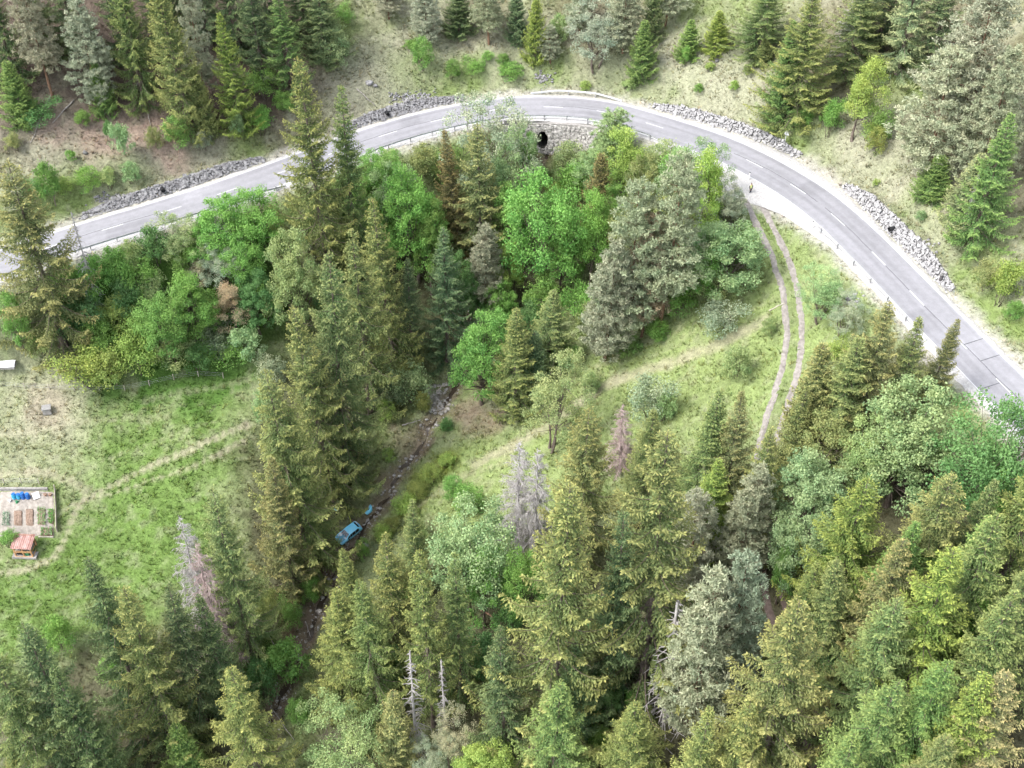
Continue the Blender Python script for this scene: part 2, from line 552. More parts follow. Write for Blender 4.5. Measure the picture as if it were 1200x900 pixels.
for a in [(1010, 30, 12), (1080, 40, 12), (1150, 100, 12), (1180, 220, 9), (930, 100, 6), (700, 10, 10), (560, 20, 7)]:
    blob(a[0], a[1], a[2], np.array([.12, .10, .07]), .7)
# green and dry patches on the slope above the road
for a in [(540, 105, 5), (480, 85, 4), (560, 80, 4), (500, 60, 3), (640, 95, 5), (730, 112, 6), (790, 118, 4), (100, 235, 6), (60, 245, 5), (290, 185, 5), (880, 160, 5), (930, 175, 5), (1040, 290, 4), (1120, 300, 6), (1070, 250, 4), (1150, 370, 5), (950, 165, 4), (150, 215, 4), (400, 30, 4), (395, 60, 4), (1060, 100, 5)]:
    blob(a[0], a[1], a[2], C_GREEN * np.array([1.0, 1.02, .9]), .8)
for a in [(440, 90, 8), (420, 110, 6), (520, 40, 7), (600, 60, 7), (860, 90, 9), (880, 120, 7), (1000, 170, 8), (1050, 200, 8), (1120, 250, 7), (700, 90, 5), (770, 80, 6), (150, 190, 7), (60, 170, 7), (250, 190, 5), (820, 100, 6), (1080, 300, 4)]:
    blob(a[0], a[1], a[2], np.array([.255, .25, .185]), .5)
for a in [(120, 160, 4), (170, 150, 4), (60, 150, 3), (200, 172, 2.5)]:
    blob(a[0], a[1], a[2], np.array([.24, .18, .145]), .8)
# slope with the track: fresh grass, straw along the old path
for a in [(700, 450, 8), (800, 400, 9), (860, 340, 7), (760, 500, 8), (820, 440, 8), (880, 420, 6), (640, 540, 8), (560, 560, 7), (600, 600, 7), (520, 600, 5), (960, 280, 6), (960, 340, 6), (1000, 340, 5), (740, 440, 6), (850, 500, 6), (980, 400, 5), (1130, 480, 6), (1150, 490, 4)]:
    blob(a[0], a[1], a[2], np.array([.195, .245, .095]), .85)
for a in [(480, 590, 3), (500, 555, 3), (450, 620, 2.5), (520, 540, 2.5)]:
    blob(a[0], a[1], a[2], np.array([.13, .165, .03]), .85)
for a in [(570, 490, 4), (600, 480, 3), (545, 480, 3)]:
    blob(a[0], a[1], a[2], np.array([.22, .17, .13]), .7)
blob(480, 520, 3.5, np.array([.17, .145, .10]), .8)
blob(455, 560, 3.0, np.array([.14, .10, .07]), .7)
blob(512, 470, 2.2, C_ROCK, .8)
blob(395, 660, 2.5, np.array([.17, .10, .08]), .8)
blob(350, 740, 3.5, np.array([.16, .105, .08]), .8)
blob(310, 760, 3.0, C_LUSH, .8)
PATHS = [  # worn lines in the grass: pixels, half width, strength
    ([(0, 672), (35, 666), (62, 652), (78, 628), (88, 600), (98, 588), (120, 575), (170, 550), (225, 525), (270, 505), (290, 498)], .55, .95),
    ([(60, 612), (85, 592), (120, 582), (180, 562), (235, 543), (285, 517)], .4, .75),
    ([(0, 557), (50, 555), (85, 565), (100, 575)], .7, .7),
    ([(0, 510), (60, 500), (130, 492), (200, 488)], .6, .4), ([(170, 470), (230, 458), (290, 445)], .5, .4),
    ([(120, 540), (190, 515), (250, 495)], .35, .35), ([(0, 655), (20, 660), (45, 655)], .4, .5),
    ([(560, 545), (600, 522), (640, 500), (690, 465), (740, 440), (800, 420), (850, 400), (895, 375)], .9, .8),
    ([(700, 430), (760, 400), (800, 385)], .5, .5), ([(480, 600), (540, 560), (600, 540)], .7, .5), ([(800, 395), (850, 372), (905, 352)], .4, .3),
    ([(960, 300), (985, 330), (1000, 350)], .6, .4),
]
PATH_P = [(path_px(p, .6)[0], w_, k_) for p, w_, k_ in PATHS]
def surface(x, y):
    x, y = np.asarray(x, float), np.asarray(y, float)
    n1, n2, n3 = fbm(x, y, 6.5, 11), fbm(x, y, 1.6, 21), fbm(x, y, 16, 31)
    d, i = near_road(x, y)
    up = sstep(-2, 4, d)
    g = sstep(.38, .62, n1 * .6 + n2 * .4)
    low = C_GREEN[None] * (1 - .28 * g[:, None]) + C_STRAW[None] * (.28 * g[:, None])
    g2 = sstep(.36, .66, n1 * .55 + n2 * .45)
    high = C_GREEN[None] * np.array([1.15, 1.05, 1.2]) * (1 - g2[:, None]) + C_STRAW[None] * np.array([.9, .9, .92]) * g2[:, None]
    c = low * (1 - up[:, None]) + high * up[:, None]
    for bx, by, r, col, wgt, sy in BLOBS:
        q = np.hypot(x - bx, (y - by) * sy) / r
        m = q < 1.9
        if not m.any():
            continue
        k = wgt * (1 - sstep(.35, 1.35, q[m] + (n2[m] - .5) * 1.1 + (n1[m] - .5) * .7))
        c[m] = c[m] * (1 - k[:, None]) + col[None] * k[:, None]
    # dry tussocks and fresh tufts
    mt = sstep(.52, .74, fbm(x, y, 1.1, 77, 3)) * .32
    lum = c.mean(1)
    c = c * (1 - mt[:, None] * (lum[:, None] > .09)) + (C_STRAW * .95)[None] * mt[:, None] * (lum[:, None] > .09)
    for P, w_, k_ in PATH_P:
        dd = dist_path(P, x, y)
        k = k_ * .72 * (1 - sstep(w_ * .4, w_ * 1.5, dd + (n2 - .5) * w_ * 1.6))
        c = c * (1 - k[:, None]) + C_PATH[None] * k[:, None]
    dd = dist_path(STREAM, x, y)
    k = .85 * (1 - sstep(.5, 2.2, dd + (n2 - .5) * 2.2))
    c = c * (1 - k[:, None]) + np.array([.17, .135, .10])[None] * k[:, None]
    k = (1 - sstep(.2, 2.2, np.where(d > 0, d - HALF - W_OUT[i], -d - HALF - W_IN[i]) + (n2 - .5) * 2.0)) * .8
    c = c * (1 - k[:, None]) + np.array([.36, .34, .31])[None] * k[:, None]
    return c * (0.86 + .28 * n3[:, None])
SURF = surface(XX.ravel(), YY.ravel())
nx, ny = len(GX), len(GY)
idg = np.arange(nx * ny).reshape(ny, nx)
FQ = np.stack([idg[:-1, :-1], idg[:-1, 1:], idg[1:, 1:], idg[1:, :-1]], -1).reshape(-1, 4)
me = np_mesh("ground", np.stack([XX.ravel(), YY.ravel(), ZZ.ravel()], 1), FQ, True)
add_color(me, 'surface', SURF)
M_GROUND = surface_mat("grassy_ground", 1.4, 6.0, .28, .6)
ground = tag(link("ground", me, M_GROUND), "steep grassy valley sides with dry straw patches and forest floor", "ground", kind="structure")

# ---------------------------------------------------------------- road
M_ASPH = noise_mat("worn_pale_asphalt", (.225, .224, .243), (.285, .283, .303), 1.2, .85, .15, 30)
M_GRAVEL = noise_mat("white_gravel", (.33, .32, .315), (.48, .47, .465), 5, .95, .5, 30)
M_PAINT = noise_mat("road_paint", (.42, .42, .43), (.55, .55, .56), 8, .7)
M_TAR = noise_mat("tar_seam", (.07, .07, .08), (.12, .12, .13), 4, .7)
def strip(name, lo, hi, mat, dz, parent=None, i0=0, i1=None, nacross=2, sink_lo=0.0, sink_hi=0.0):
    """a sheet along the road between two offsets (arrays or numbers) from its axis"""
    i1 = len(ROAD) if i1 is None else i1
    r = np.arange(i0, i1)
    lo, hi = np.broadcast_to(lo, (len(ROAD),))[r], np.broadcast_to(hi, (len(ROAD),))[r]
    V = []
    for k in range(nacross):
        f = k / (nacross - 1)
        off = lo * (1 - f) + hi * f
        p = ROAD[r] + RN[r] * off[:, None]
        p[:, 2] = ROAD[r, 2] + BANK * np.clip(off, -9, 9) + dz
        if k == 0: p[:, 2] -= sink_lo
        if k == nacross - 1: p[:, 2] -= sink_hi
        V.append(p)
    V = np.stack(V, 1).reshape(-1, 3)
    idx = np.arange(len(r) * nacross).reshape(len(r), nacross)
    Fq = np.stack([idx[:-1, :-1], idx[1:, :-1], idx[1:, 1:], idx[:-1, 1:]], -1).reshape(-1, 4)[:, ::-1]
    return link(name, np_mesh(name, V, Fq, True), mat, parent)
M_ASPH = surface_mat("worn_pale_asphalt", 1.2, 9.0, .09, .12)
road = tag(strip("road", -HALF, HALF, M_ASPH, 0.0, nacross=41), "pale grey two-lane asphalt road sweeping round the bend", "road", kind="structure")
ro_ = np.tile(np.linspace(-HALF, HALF, 41), len(ROAD))
rs_ = np.repeat(ROAD_S, 41)
val = .258 + .035 * (fbm(rs_, ro_ * 3, 9, 61) - .5) * 2 + .03 * (fbm(rs_ / 14, ro_ * 2.2, 1.0, 62) - .5) * 2        # mottling and long streaks
for c_ in (-2.45, -.85, .85, 2.45):                                       # polished wheel paths
    val -= .022 * np.exp(-((ro_ - c_ - .25 * (fbm(rs_, rs_ * 0, 12, 63) - .5)) / .32) ** 2)
val += .05 * sstep(HALF - .45, HALF, np.abs(ro_) + .5 * (fbm(rs_, ro_, 1.2, 64) - .5))      # dusty edges
for px_a, px_b, o0, o1, dv in ((120, 175, -3.0, -.3, -.03), (470, 500, .2, 3.0, -.03), (690, 715, -3.1, -.2, -.025), (930, 955, .3, 3.1, -.028), (1085, 1110, -3.0, .1, -.03), (1120, 1150, .1, 3.1, .02), (215, 240, .2, 3.1, .02)):
    ia_, ib_ = ROAD_S[road_i(px_a)], ROAD_S[road_i(px_b)]
    m_ = (rs_ > ia_) & (rs_ < ib_) & (ro_ > o0) & (ro_ < o1)
    val[m_] += dv
add_color(road.data, 'surface', val[:, None] * np.array([1.0, .992, 1.065])[None])
wob = lambda sd, a: (fbm(ROAD_S, ROAD_S * 0, 2.0, sd) - .5) * a
sh_out = tag(strip("gravel_shoulder", HALF - .25, HALF + W_OUT + wob(3, .8), M_GRAVEL, -.006, nacross=4, sink_hi=.2), "strip of white gravel along the uphill edge of the road", "gravel shoulder", kind="structure")
sh_in = tag(strip("gravel_shoulder", -HALF - W_IN + wob(4, .7), -HALF + .25, M_GRAVEL, -.007, nacross=6, sink_lo=.2), "white gravel along the valley edge of the road, widening at the junction", "gravel shoulder", kind="structure")
for s_ in (-1, 1):
    strip("edge_line", s_ * (HALF - .22), s_ * (HALF - .07), M_PAINT, .006, road)
k = 0
while ROAD_S[-1] > (k + 1) * 9:
    a, b = int(np.searchsorted(ROAD_S, k * 9 + 2)), int(np.searchsorted(ROAD_S, k * 9 + 5.2))
    strip("centre_dash", -.08, .08, M_PAINT, .006, road, a, b + 1)
    k += 1
# tar seams: along the middle and across
sw = (fbm(ROAD_S, ROAD_S * 0, 7, 8) - .5) * .8 + .22
for a, b in ((road_i(70), road_i(190)), (road_i(420), road_i(600)), (road_i(640), road_i(720)), (road_i(860), road_i(960)), (road_i(965), road_i(1200))):
    strip("tar_seam", sw - .05, sw + .05, M_TAR, .004, road, a, b)
for c, l0, l1 in ((road_i(187), -1.6, -.1), (road_i(1150), .2, 3.0), (road_i(1172), -2.9, .2), (road_i(255), -2.0, -.2), (road_i(1128), .2, 3.0)):
    p, q = ROAD[c] + RN[c] * l0, ROAD[c] + RN[c] * l1
    t = RT[c] * .07
    m = MB()
    V = [p - t, p + t, q + t * .8, q - t * .8]
    for i_, v in enumerate(V):
        V[i_] = (v[0], v[1], ROAD[c, 2] + BANK * (l0 if i_ < 2 else l1) + .005)
    m.add(V, [(0, 1, 2, 3)]).build("tar_seam", M_TAR, road)

# ---------------------------------------------------------------- track and stream
def ribbon(name, P, lo, hi, mat, dz, na=4, parent=None, flatz=False):
    T = np.gradient(P, axis=0)
    T[:, 2] = 0
    T /= np.linalg.norm(T, axis=1)[:, None] + 1e-9
    N = np.stack([-T[:, 1], T[:, 0], 0 * T[:, 0]], 1)
    V = []
    for k in range(na):
        f = k / (na - 1)
        off = lo * (1 - f) + hi * f
        p = P + N * off[:, None]
        if not flatz:
            p[:, 2] = H(p[:, 0], p[:, 1]) + dz - (.06 if k in (0, na - 1) else 0)
        V.append(p)
    V = np.stack(V, 1).reshape(-1, 3)
    idx = np.arange(len(P) * na).reshape(len(P), na)
    Fq = np.stack([idx[:-1, :-1], idx[1:, :-1], idx[1:, 1:], idx[:-1, 1:]], -1).reshape(-1, 4)[:, ::-1]
    return link(name, np_mesh(name, V, Fq, True), mat, parent)
M_RUT = noise_mat("gravel_rut", (.20, .18, .165), (.31, .285, .265), 2.0, .95, .5, 12)
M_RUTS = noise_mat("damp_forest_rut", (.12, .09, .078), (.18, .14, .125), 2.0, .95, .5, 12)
TR, TRS = resample(TRACK, .35)
jw = lambda sd, a: (fbm(TRS, TRS * 0 + sd, 1.3, sd) - .5) * a
track = tag(empty("dirt_track", tuple(TR[len(TR) // 2])), "two pale gravel ruts of a farm track leaving the road and curving downhill", "track", kind="structure")
track.location = (0, 0, 0)
for sgn in (-1, 1):
    c = sgn * 1.0 + jw(40 + sgn, .25)
    lo_, hi_ = c - .42 + jw(50 + sgn, .35), c + .42 + jw(60 + sgn, .35)
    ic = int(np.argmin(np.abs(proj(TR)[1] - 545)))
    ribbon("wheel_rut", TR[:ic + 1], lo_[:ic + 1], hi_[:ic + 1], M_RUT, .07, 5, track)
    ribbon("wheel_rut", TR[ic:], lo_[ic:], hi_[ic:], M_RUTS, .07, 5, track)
M_WATER, n_, l_ = new_mat("stream_water")
o_ = n_.new("ShaderNodeOutputMaterial"); b_ = n_.new("ShaderNodeBsdfPrincipled")
b_.inputs['Base Color'].default_value = (.055, .042, .03, 1); b_.inputs['Roughness'].default_value = .25; b_.inputs['Specular IOR Level'].default_value = .5
tx_ = n_.new("ShaderNodeTexNoise"); tx_.inputs['Scale'].default_value = 3; bp_ = n_.new("ShaderNodeBump"); bp_.inputs['Strength'].default_value = .7
l_.new(tx_.outputs[0], bp_.inputs['Height']); l_.new(bp_.outputs[0], b_.inputs['Normal']); l_.new(b_.outputs[0], o_.inputs[0])
SW = np.clip(.26 + (fbm(STREAM_S, STREAM_S * 0, 1.8, 9) - .5) * .9, .05, .6)
tag(ribbon("stream", STREAM, -SW, SW, M_WATER, 0, 3, None, True), "narrow dark stream running down the ravine from the culvert", "stream", kind="structure")
# ================================================================ VEGETATION: building one of each kind
M_NEEDLE = leaf_mat("spruce_needles", (.40, .60, .46), (1.36, 1.32, .92), .15)  # inner tone paints the shade inside the crown; outer tone is yellowish new growth
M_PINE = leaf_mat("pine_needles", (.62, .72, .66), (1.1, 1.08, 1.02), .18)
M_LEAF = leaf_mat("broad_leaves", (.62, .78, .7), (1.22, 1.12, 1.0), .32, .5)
M_BARK = noise_mat("bark", (.10, .078, .062), (.19, .155, .13), 2.5, .9, .5, 9)
M_PBARK = noise_mat("pine_bark", (.15, .085, .055), (.24, .15, .10), 2.5, .9, .5, 9)
M_DEAD = noise_mat("bleached_dead_wood", (.31, .285, .275), (.46, .44, .43), 1.8, .9)
M_DEADP = noise_mat("reddish_dead_wood", (.31, .23, .215), (.43, .345, .33), 1.8, .9)

def unit(a):
    return a / (np.linalg.norm(a, axis=-1, keepdims=True) + 1e-9)
def tri_mesh(name, T, tip, mat):
    """T (n,3,3) loose triangles, tip (n,3)"""
    T = np.asarray(T, np.float32)
    me = np_mesh(name, T.reshape(-1, 3), np.arange(len(T) * 3).reshape(-1, 3))
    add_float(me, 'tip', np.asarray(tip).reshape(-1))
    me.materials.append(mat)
    return me
def limbs_mesh(name, segs, mat, n=3):
    """segs: list of (points (k,3), radii (k,)) -> tubes"""
    Vs, Fs, off = [], [], 0
    for P, R in segs:
        P, R = np.asarray(P, float), np.asarray(R, float)
        nn = 8 if R[0] > .12 else n
        T = unit(np.gradient(P, axis=0))
        ref = np.where(np.abs(T[:, 2:3]) < .9, np.array([[0, 0, 1.]]), np.array([[1., 0, 0]]))
        A = unit(np.cross(T, ref))
        B = np.cross(T, A)
        w = np.arange(nn) * 2 * math.pi / nn
        V = P[:, None] + (A[:, None] * np.cos(w)[None, :, None] + B[:, None] * np.sin(w)[None, :, None]) * R[:, None, None]
        idx = np.arange(len(P) * nn).reshape(len(P), nn)
        q = np.stack([idx[:-1], np.roll(idx[:-1], -1, 1), np.roll(idx[1:], -1, 1), idx[1:]], -1).reshape(-1, 4)
        Vs.append(V.reshape(-1, 3))
        Fs.append(q + off)
        off += len(P) * nn
    me = np_mesh(name, np.vstack(Vs), np.vstack(Fs), True)
    me.materials.append(mat)
    return me

def kites(P, D, L, Wd, N, tip0, tip1, rng):
    """leafy sprays: from P along D, length L, half width Wd, lying across N -> 2 triangles each"""
    S = unit(np.cross(D, N))
    m = P + D * (L * .45)[:, None] 
    e = P + D * L[:, None]
    a, b = m + S * Wd[:, None], m - S * Wd[:, None]
    T = np.concatenate([np.stack([P, a, e], 1), np.stack([P, e, b], 1)])
    t = np.concatenate([np.stack([tip0, (tip0 + tip1) / 2, tip1], 1), np.stack([tip0, tip1, (tip0 + tip1) / 2], 1)])
    return T, t

def make_spruce(seed, h, R, z0=.06, space=.8, droop=.45, fat=1.0, power=.9, gap=0.0, nbr=(5, 6), bare=0.0, hang=.45, spray=.25, step=.125):
    """stem with whorls of arching branches; each branch is a frond of twigs strung with needle sprays"""
    rng = np.random.default_rng(seed)
    Ts, ts, segs = [], [], []
    lean = rng.normal(0, .012, 2)
    tz = np.linspace(0, h, 14)
    cx = lambda z: lean[0] * z + .04 * math.sin(z * .3 + seed)
    cy = lambda z: lean[1] * z + .04 * math.cos(z * .27 + seed)
    r0 = .011 * h + .05
    segs.append((np.array([[cx(z), cy(z), z] for z in tz]), np.maximum(r0 * (1 - tz / h) ** .9, .015) * (1 + .5 * np.exp(-tz / .5))))
    z = h * z0
    asym = rng.uniform(0, 6.28)
    up3 = np.array([0, 0, 1.])
    while z < h - .25:
        t = (z - h * z0) / (h * (1 - z0))
        nb = rng.integers(nbr[0], nbr[1] + 1)
        az0 = rng.uniform(0, 6.28)
        for b in range(nb):
            if rng.random() < gap * (1 - t * .5):
                continue
            az = az0 + b * 6.283 / nb + rng.normal(0, .22)
            L = R * ((1 - t) ** power) * rng.uniform(.62, 1.18) * (1 + .12 * math.cos(az - asym)) * (1 if t > .12 else .75 + t * 2) + .15
            if rng.random() < .10: L *= rng.uniform(.45, .75)
            zb = z + rng.normal(0, space * .16)
            a = -droop * (1 - t) ** .7 + .62 * t ** 1.6 + rng.normal(0, .07)
            up = (.34 * (1 - t) + .12) * rng.uniform(.6, 1.4)
            K = max(4, int(L / step))
            s = np.linspace(.05, 1, K)
            ang = az + rng.normal(0, .12) * s ** 2
            sag = -.24 * (1 - t) * np.sin(s * math.pi * .8)
            P = np.stack([cx(zb) + np.cos(ang) * s * L, cy(zb) + np.sin(ang) * s * L, zb + L * (a * s * .9 + sag + up * s ** 3)], 1)
            Tn = unit(np.gradient(P, axis=0))
            S = unit(np.cross(Tn, np.tile(up3, (K, 1))))
            st = max(1, K // 4)
            segs.append((P[::st], np.linspace(.022 + .009 * L, .008, len(P[::st]))))
            if rng.random() < bare * (1 - t):
                continue
            wl = (min(1.1, .25 * L + .17) * (1 - s) ** .6 * np.clip(.35 + s / .3, 0, 1) + .12) * fat
            sel = np.where(s > (.08 if t > .5 else .22))[0]
            for sg in (-1, 1, 0):
                k = len(sel)
                if sg:
                    dr = rng.uniform(.05, .4, k) + hang * (1 - t) * rng.uniform(.4, 1.4, k)
                    D = unit(S[sel] * sg * rng.uniform(.5, 1.0, k)[:, None] + Tn[sel] * rng.uniform(.4, .9, k)[:, None] - up3 * dr[:, None])
                    ll = wl[sel] * rng.uniform(.55, 1.35, k)
                else:                                   # curtain hanging under the branch
                    D = unit(S[sel] * rng.normal(0, .3, k)[:, None] + Tn[sel] * rng.uniform(.1, .5, k)[:, None] - up3)
                    ll = wl[sel] * rng.uniform(.3, .8, k) * (.35 + hang * (1 - t))
                nq = np.clip(np.round(ll / (spray * .44)).astype(int), 1, 10)
                I = np.repeat(np.arange(k), nq)
                fr = (np.concatenate([np.arange(q) for q in nq]) + rng.random(len(I))) / np.repeat(nq, nq)
                m = len(I)
                q = P[sel][I] + D[I] * (fr * ll[I])[:, None] + rng.normal(0, .018, (m, 3))
                q[:, 2] -= .3 * (fr ** 2) * ll[I] * hang
                DD = unit(D[I] + rng.normal(0, .36, (m, 3)) + np.array([0, 0, -.1]))
                LL = rng.uniform(.65, 1.3, m) * spray
                sI = s[sel][I]
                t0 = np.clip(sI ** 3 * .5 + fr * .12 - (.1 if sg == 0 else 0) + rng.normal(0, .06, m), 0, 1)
                t1 = np.clip(.05 + .65 * sI ** 2.2 + .32 * fr * (sI > .3) - (.25 if sg == 0 else 0) + rng.normal(0, .12, m), 0, 1.25)  # painted shade towards the stem and under branches, plus paler new shoots outward
                N = unit(up3 * .6 + rng.normal(0, .7, (m, 3)))
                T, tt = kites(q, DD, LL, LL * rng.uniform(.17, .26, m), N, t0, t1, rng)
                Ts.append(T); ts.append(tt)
            # shoots along the top of the branch and at its tip
            D = unit(Tn + up3 * rng.uniform(.0, .5, K)[:, None] + S * rng.normal(0, .4, K)[:, None])
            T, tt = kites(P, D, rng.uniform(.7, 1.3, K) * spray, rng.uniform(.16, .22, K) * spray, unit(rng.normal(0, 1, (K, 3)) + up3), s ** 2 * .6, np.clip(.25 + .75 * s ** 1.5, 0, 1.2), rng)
            Ts.append(T); ts.append(tt)
        z += space * (1.0 - .5 * t) * rng.uniform(.75, 1.25)
    k = 14
    zz = np.linspace(h - .7, h, k)
    aa = rng.uniform(0, 6.28, k)
    D = unit(np.stack([np.cos(aa), np.sin(aa), np.full(k, 1.1)], 1))
    T, tt = kites(np.stack([np.full(k, cx(h)), np.full(k, cy(h)), zz - .1], 1), D, np.linspace(.4, .18, k), np.full(k, .05), unit(rng.normal(0, 1, (k, 3))), np.full(k, .6), np.full(k, 1.1), rng)
    Ts.append(T); ts.append(tt)
    for k in range(int(h * 1.2)):
        zz = rng.uniform(.02, z0 + .12) * h
        a = rng.uniform(0, 6.28)
        L = rng.uniform(.3, 1.4)
        p = np.array([cx(zz), cy(zz), zz])
        q = p + np.array([math.cos(a) * L, math.sin(a) * L, -L * .25])
        segs.append((np.stack([p, q]), np.array([.02, .006])))
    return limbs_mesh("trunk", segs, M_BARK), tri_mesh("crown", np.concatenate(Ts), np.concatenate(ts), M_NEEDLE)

def leaf_cloud(C, n, rad, flat, size, rng, tipc, upbias=.6, elong=1.0):
    """n leaves round each clump centre C (m,3); diamonds of 2 triangles"""
    m = len(C)
    d = unit(rng.normal(0, 1, (m, n, 3)))
    r = rng.random((m, n, 1)) ** .45
    off = d * r * rad[:, None, None] * np.array([1, 1, flat])
    P = (C[:, None] + off).reshape(-1, 3)
    D = unit(rng.normal(0, 1, (m * n, 3)) + d.reshape(-1, 3) * .8)
    N = unit(rng.normal(0, .8, (m * n, 3)) + np.array([0, 0, upbias]) + d.reshape(-1, 3) * .5)
    D = unit(D - N * (D * N).sum(1, keepdims=True))
    L = rng.uniform(.7, 1.35, m * n) * size * elong
    tt = np.clip(np.repeat(tipc, n) + rng.normal(0, .18, m * n) + .25 * (off.reshape(-1, 3)[:, 2] / np.repeat(rad, n)), 0, 1.3)  # leaves paler towards the top of each clump
    return kites(P, D, L, L * .36 / elong, N, tt, tt, rng)

def make_broadleaf(seed, h, R, cb=.10, nclump=110, nleaf=150, size=.19, lump=.3, limb=True, cr=.2, narrow=1.0, bark=None, open_=0.0, stems=1):
    """crown of leaf clumps on a forking frame; cb: where the crown starts"""
    rng = np.random.default_rng(seed)
    segs = []
    ch = h * (1 - cb)
    lobes = unit(rng.normal(0, 1, (9, 3)))
    lw = rng.uniform(-lump, lump, 9)
    d = unit(rng.normal(0, 1, (nclump, 3)))
    d[:, 2] = np.where(d[:, 2] < -.55, -d[:, 2], d[:, 2])
    k = 1 + ((np.clip(d @ lobes.T, 0, 1) ** 3) * lw).sum(1)
    r = np.clip(rng.random(nclump) ** .38 * k, .15, 1.3)
    wz = np.clip(1.0 - .35 * np.clip(d[:, 2], 0, 1) * (narrow - 1) * 2, .4, 1)
    C = np.stack([d[:, 0] * r * R * wz, d[:, 1] * r * R * wz, h * cb + ch * (.46 + .5 * d[:, 2] * r)], 1)
    C[:, 2] = np.clip(C[:, 2], h * .06, h)
    rad = R * cr * rng.uniform(.7, 1.35, nclump)
    C[:, 2] -= rad * .3
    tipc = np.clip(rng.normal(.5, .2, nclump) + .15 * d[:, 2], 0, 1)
    T, tt = leaf_cloud(C, nleaf, rad, .72, size, rng, tipc)
    if open_:
        keep = rng.random(len(T) // 2) > open_
        keep = np.concatenate([keep, keep])
        T, tt = T[keep], tt[keep]
    tops = []
    for s_ in range(stems):
        a = rng.uniform(0, 6.28)
        sp = 0 if stems == 1 else R * .25
        base = np.array([math.cos(a) * sp * .4, math.sin(a) * sp * .4, 0])
        top = np.array([math.cos(a) * sp * 1.6 + rng.normal(0, .1) * R, math.sin(a) * sp * 1.6 + rng.normal(0, .1) * R, h * (cb + .5 * (1 - cb))])
        f = np.linspace(0, 1, 7)[:, None]
        P = base * (1 - f) + top * f + np.array([[math.sin(i * 1.3 + seed) * .03 * R, math.cos(i * 1.7 + seed) * .03 * R, 0] for i in range(7)]) * (f > 0)
        r0 = (.016 * h + .03) / math.sqrt(stems)
        segs.append((P, r0 * (1 - .75 * f[:, 0]) * (1 + .4 * np.exp(-f[:, 0] * 8))))
        tops.append((P, r0))
    if limb:
        for c in C[rng.random(nclump) < .6]:
            P, r0 = tops[rng.integers(len(tops))]
            j = rng.integers(2, 7)
            p = P[j]
            if c[2] < p[2] - .1 * h:
                p = P[2]
            mid = (p + c) / 2 + np.array([0, 0, -.04 * h]) + rng.normal(0, .05 * R, 3)
            segs.append((np.stack([p, mid, c]), np.array([r0 * .32, r0 * .2, r0 * .06])))
    return limbs_mesh("trunk", segs, bark or M_BARK), tri_mesh("crown", T, tt, M_LEAF)

def make_pine(seed, h, R, cb=.2, power=.55, tuft=.30, n_tuft=34, space=.62, ragged=.3):
    """soft greyish pine: layered, upturned branches carrying needle tufts"""
    rng = np.random.default_rng(seed)
    Ts, ts, segs = [], [], []
    tz = np.linspace(0, h * .97, 12)
    bx, by = rng.normal(0, .25, 2)
    cx = lambda z: bx * math.sin(z / h * 2.5)
    cy = lambda z: by * math.sin(z / h * 2.1)
    r0 = .010 * h + .05
    segs.append((np.array([[cx(z), cy(z), z] for z in tz]), np.maximum(r0 * (1 - tz / h) ** .8, .03)))
    z = h * cb
    lob = rng.uniform(0, 6.28, 3)
    while z < h - .2:
        t = (z - h * cb) / (h * (1 - cb))
        prof = min(1.0, .55 + t * 2.2) * (1 - t) ** power + .05
        nb = rng.integers(4, 7)
        az0 = rng.uniform(0, 6.28)
        for b in range(nb):
            az = az0 + b * 6.283 / nb + rng.normal(0, .3)
            L = R * prof * rng.uniform(1 - ragged, 1.1) * (1 + .16 * math.sin(az * 2 + lob[0] + t * 3)) + .1
            a = .10 + .45 * t ** 2 + rng.normal(0, .09)
            zb = z + rng.normal(0, space * .3)
            s = np.linspace(.15, 1, 6)
            d = np.array([math.cos(az), math.sin(az)])
            P = np.stack([cx(zb) + d[0] * s * L, cy(zb) + d[1] * s * L, zb + L * (a * s - .12 * np.sin(s * 3.14))], 1)
            segs.append((P[[0, 2, 5]], np.array([.02 + .01 * L, .02, .01])))
            # tuft centres along and beside the branch
            m = max(3, int(L * 3.6))
            q = rng.random(m) ** .6
            side = np.array([-d[1], d[0], 0])
            C = np.stack([np.interp(q, s, P[:, k]) for k in range(3)], 1) + side * (rng.normal(0, .24, m) * L * np.clip(1.1 - q * .4, 0, 1))[:, None]
            C[:, 2] += rng.normal(.05, .12, m)
            n = n_tuft
            D = unit(rng.normal(0, 1, (m * n, 3)) + np.array([0, 0, .55]) + np.array([d[0], d[1], 0]) * .3)
            Q = np.repeat(C, n, 0) + rng.normal(0, tuft * .42, (m * n, 3)) * np.array([1, 1, .6])
            LL = rng.uniform(.6, 1.25, m * n) * tuft
            tp = np.clip(np.repeat(rng.normal(.5, .2, m), n) + rng.normal(0, .12, m * n), 0, 1.2)
            T, tt = kites(Q, D, LL, LL * .16, unit(rng.normal(0, 1, (m * n, 3))), tp * .8, tp, rng)
            half = len(T) // 2
            Ts.append(T); ts.append(tt)
        z += space * rng.uniform(.7, 1.3)
    for k in range(10):
        zz = rng.uniform(.05, cb + .1) * h
        a = rng.uniform(0, 6.28); L = rng.uniform(.4, 1.6)
        p = np.array([cx(zz), cy(zz), zz])
        segs.append((np.stack([p, p + np.array([math.cos(a) * L, math.sin(a) * L, L * .05])]), np.array([.025, .008])))
    return limbs_mesh("trunk", segs, M_PBARK), tri_mesh("crown", np.concatenate(Ts), np.concatenate(ts), M_PINE)

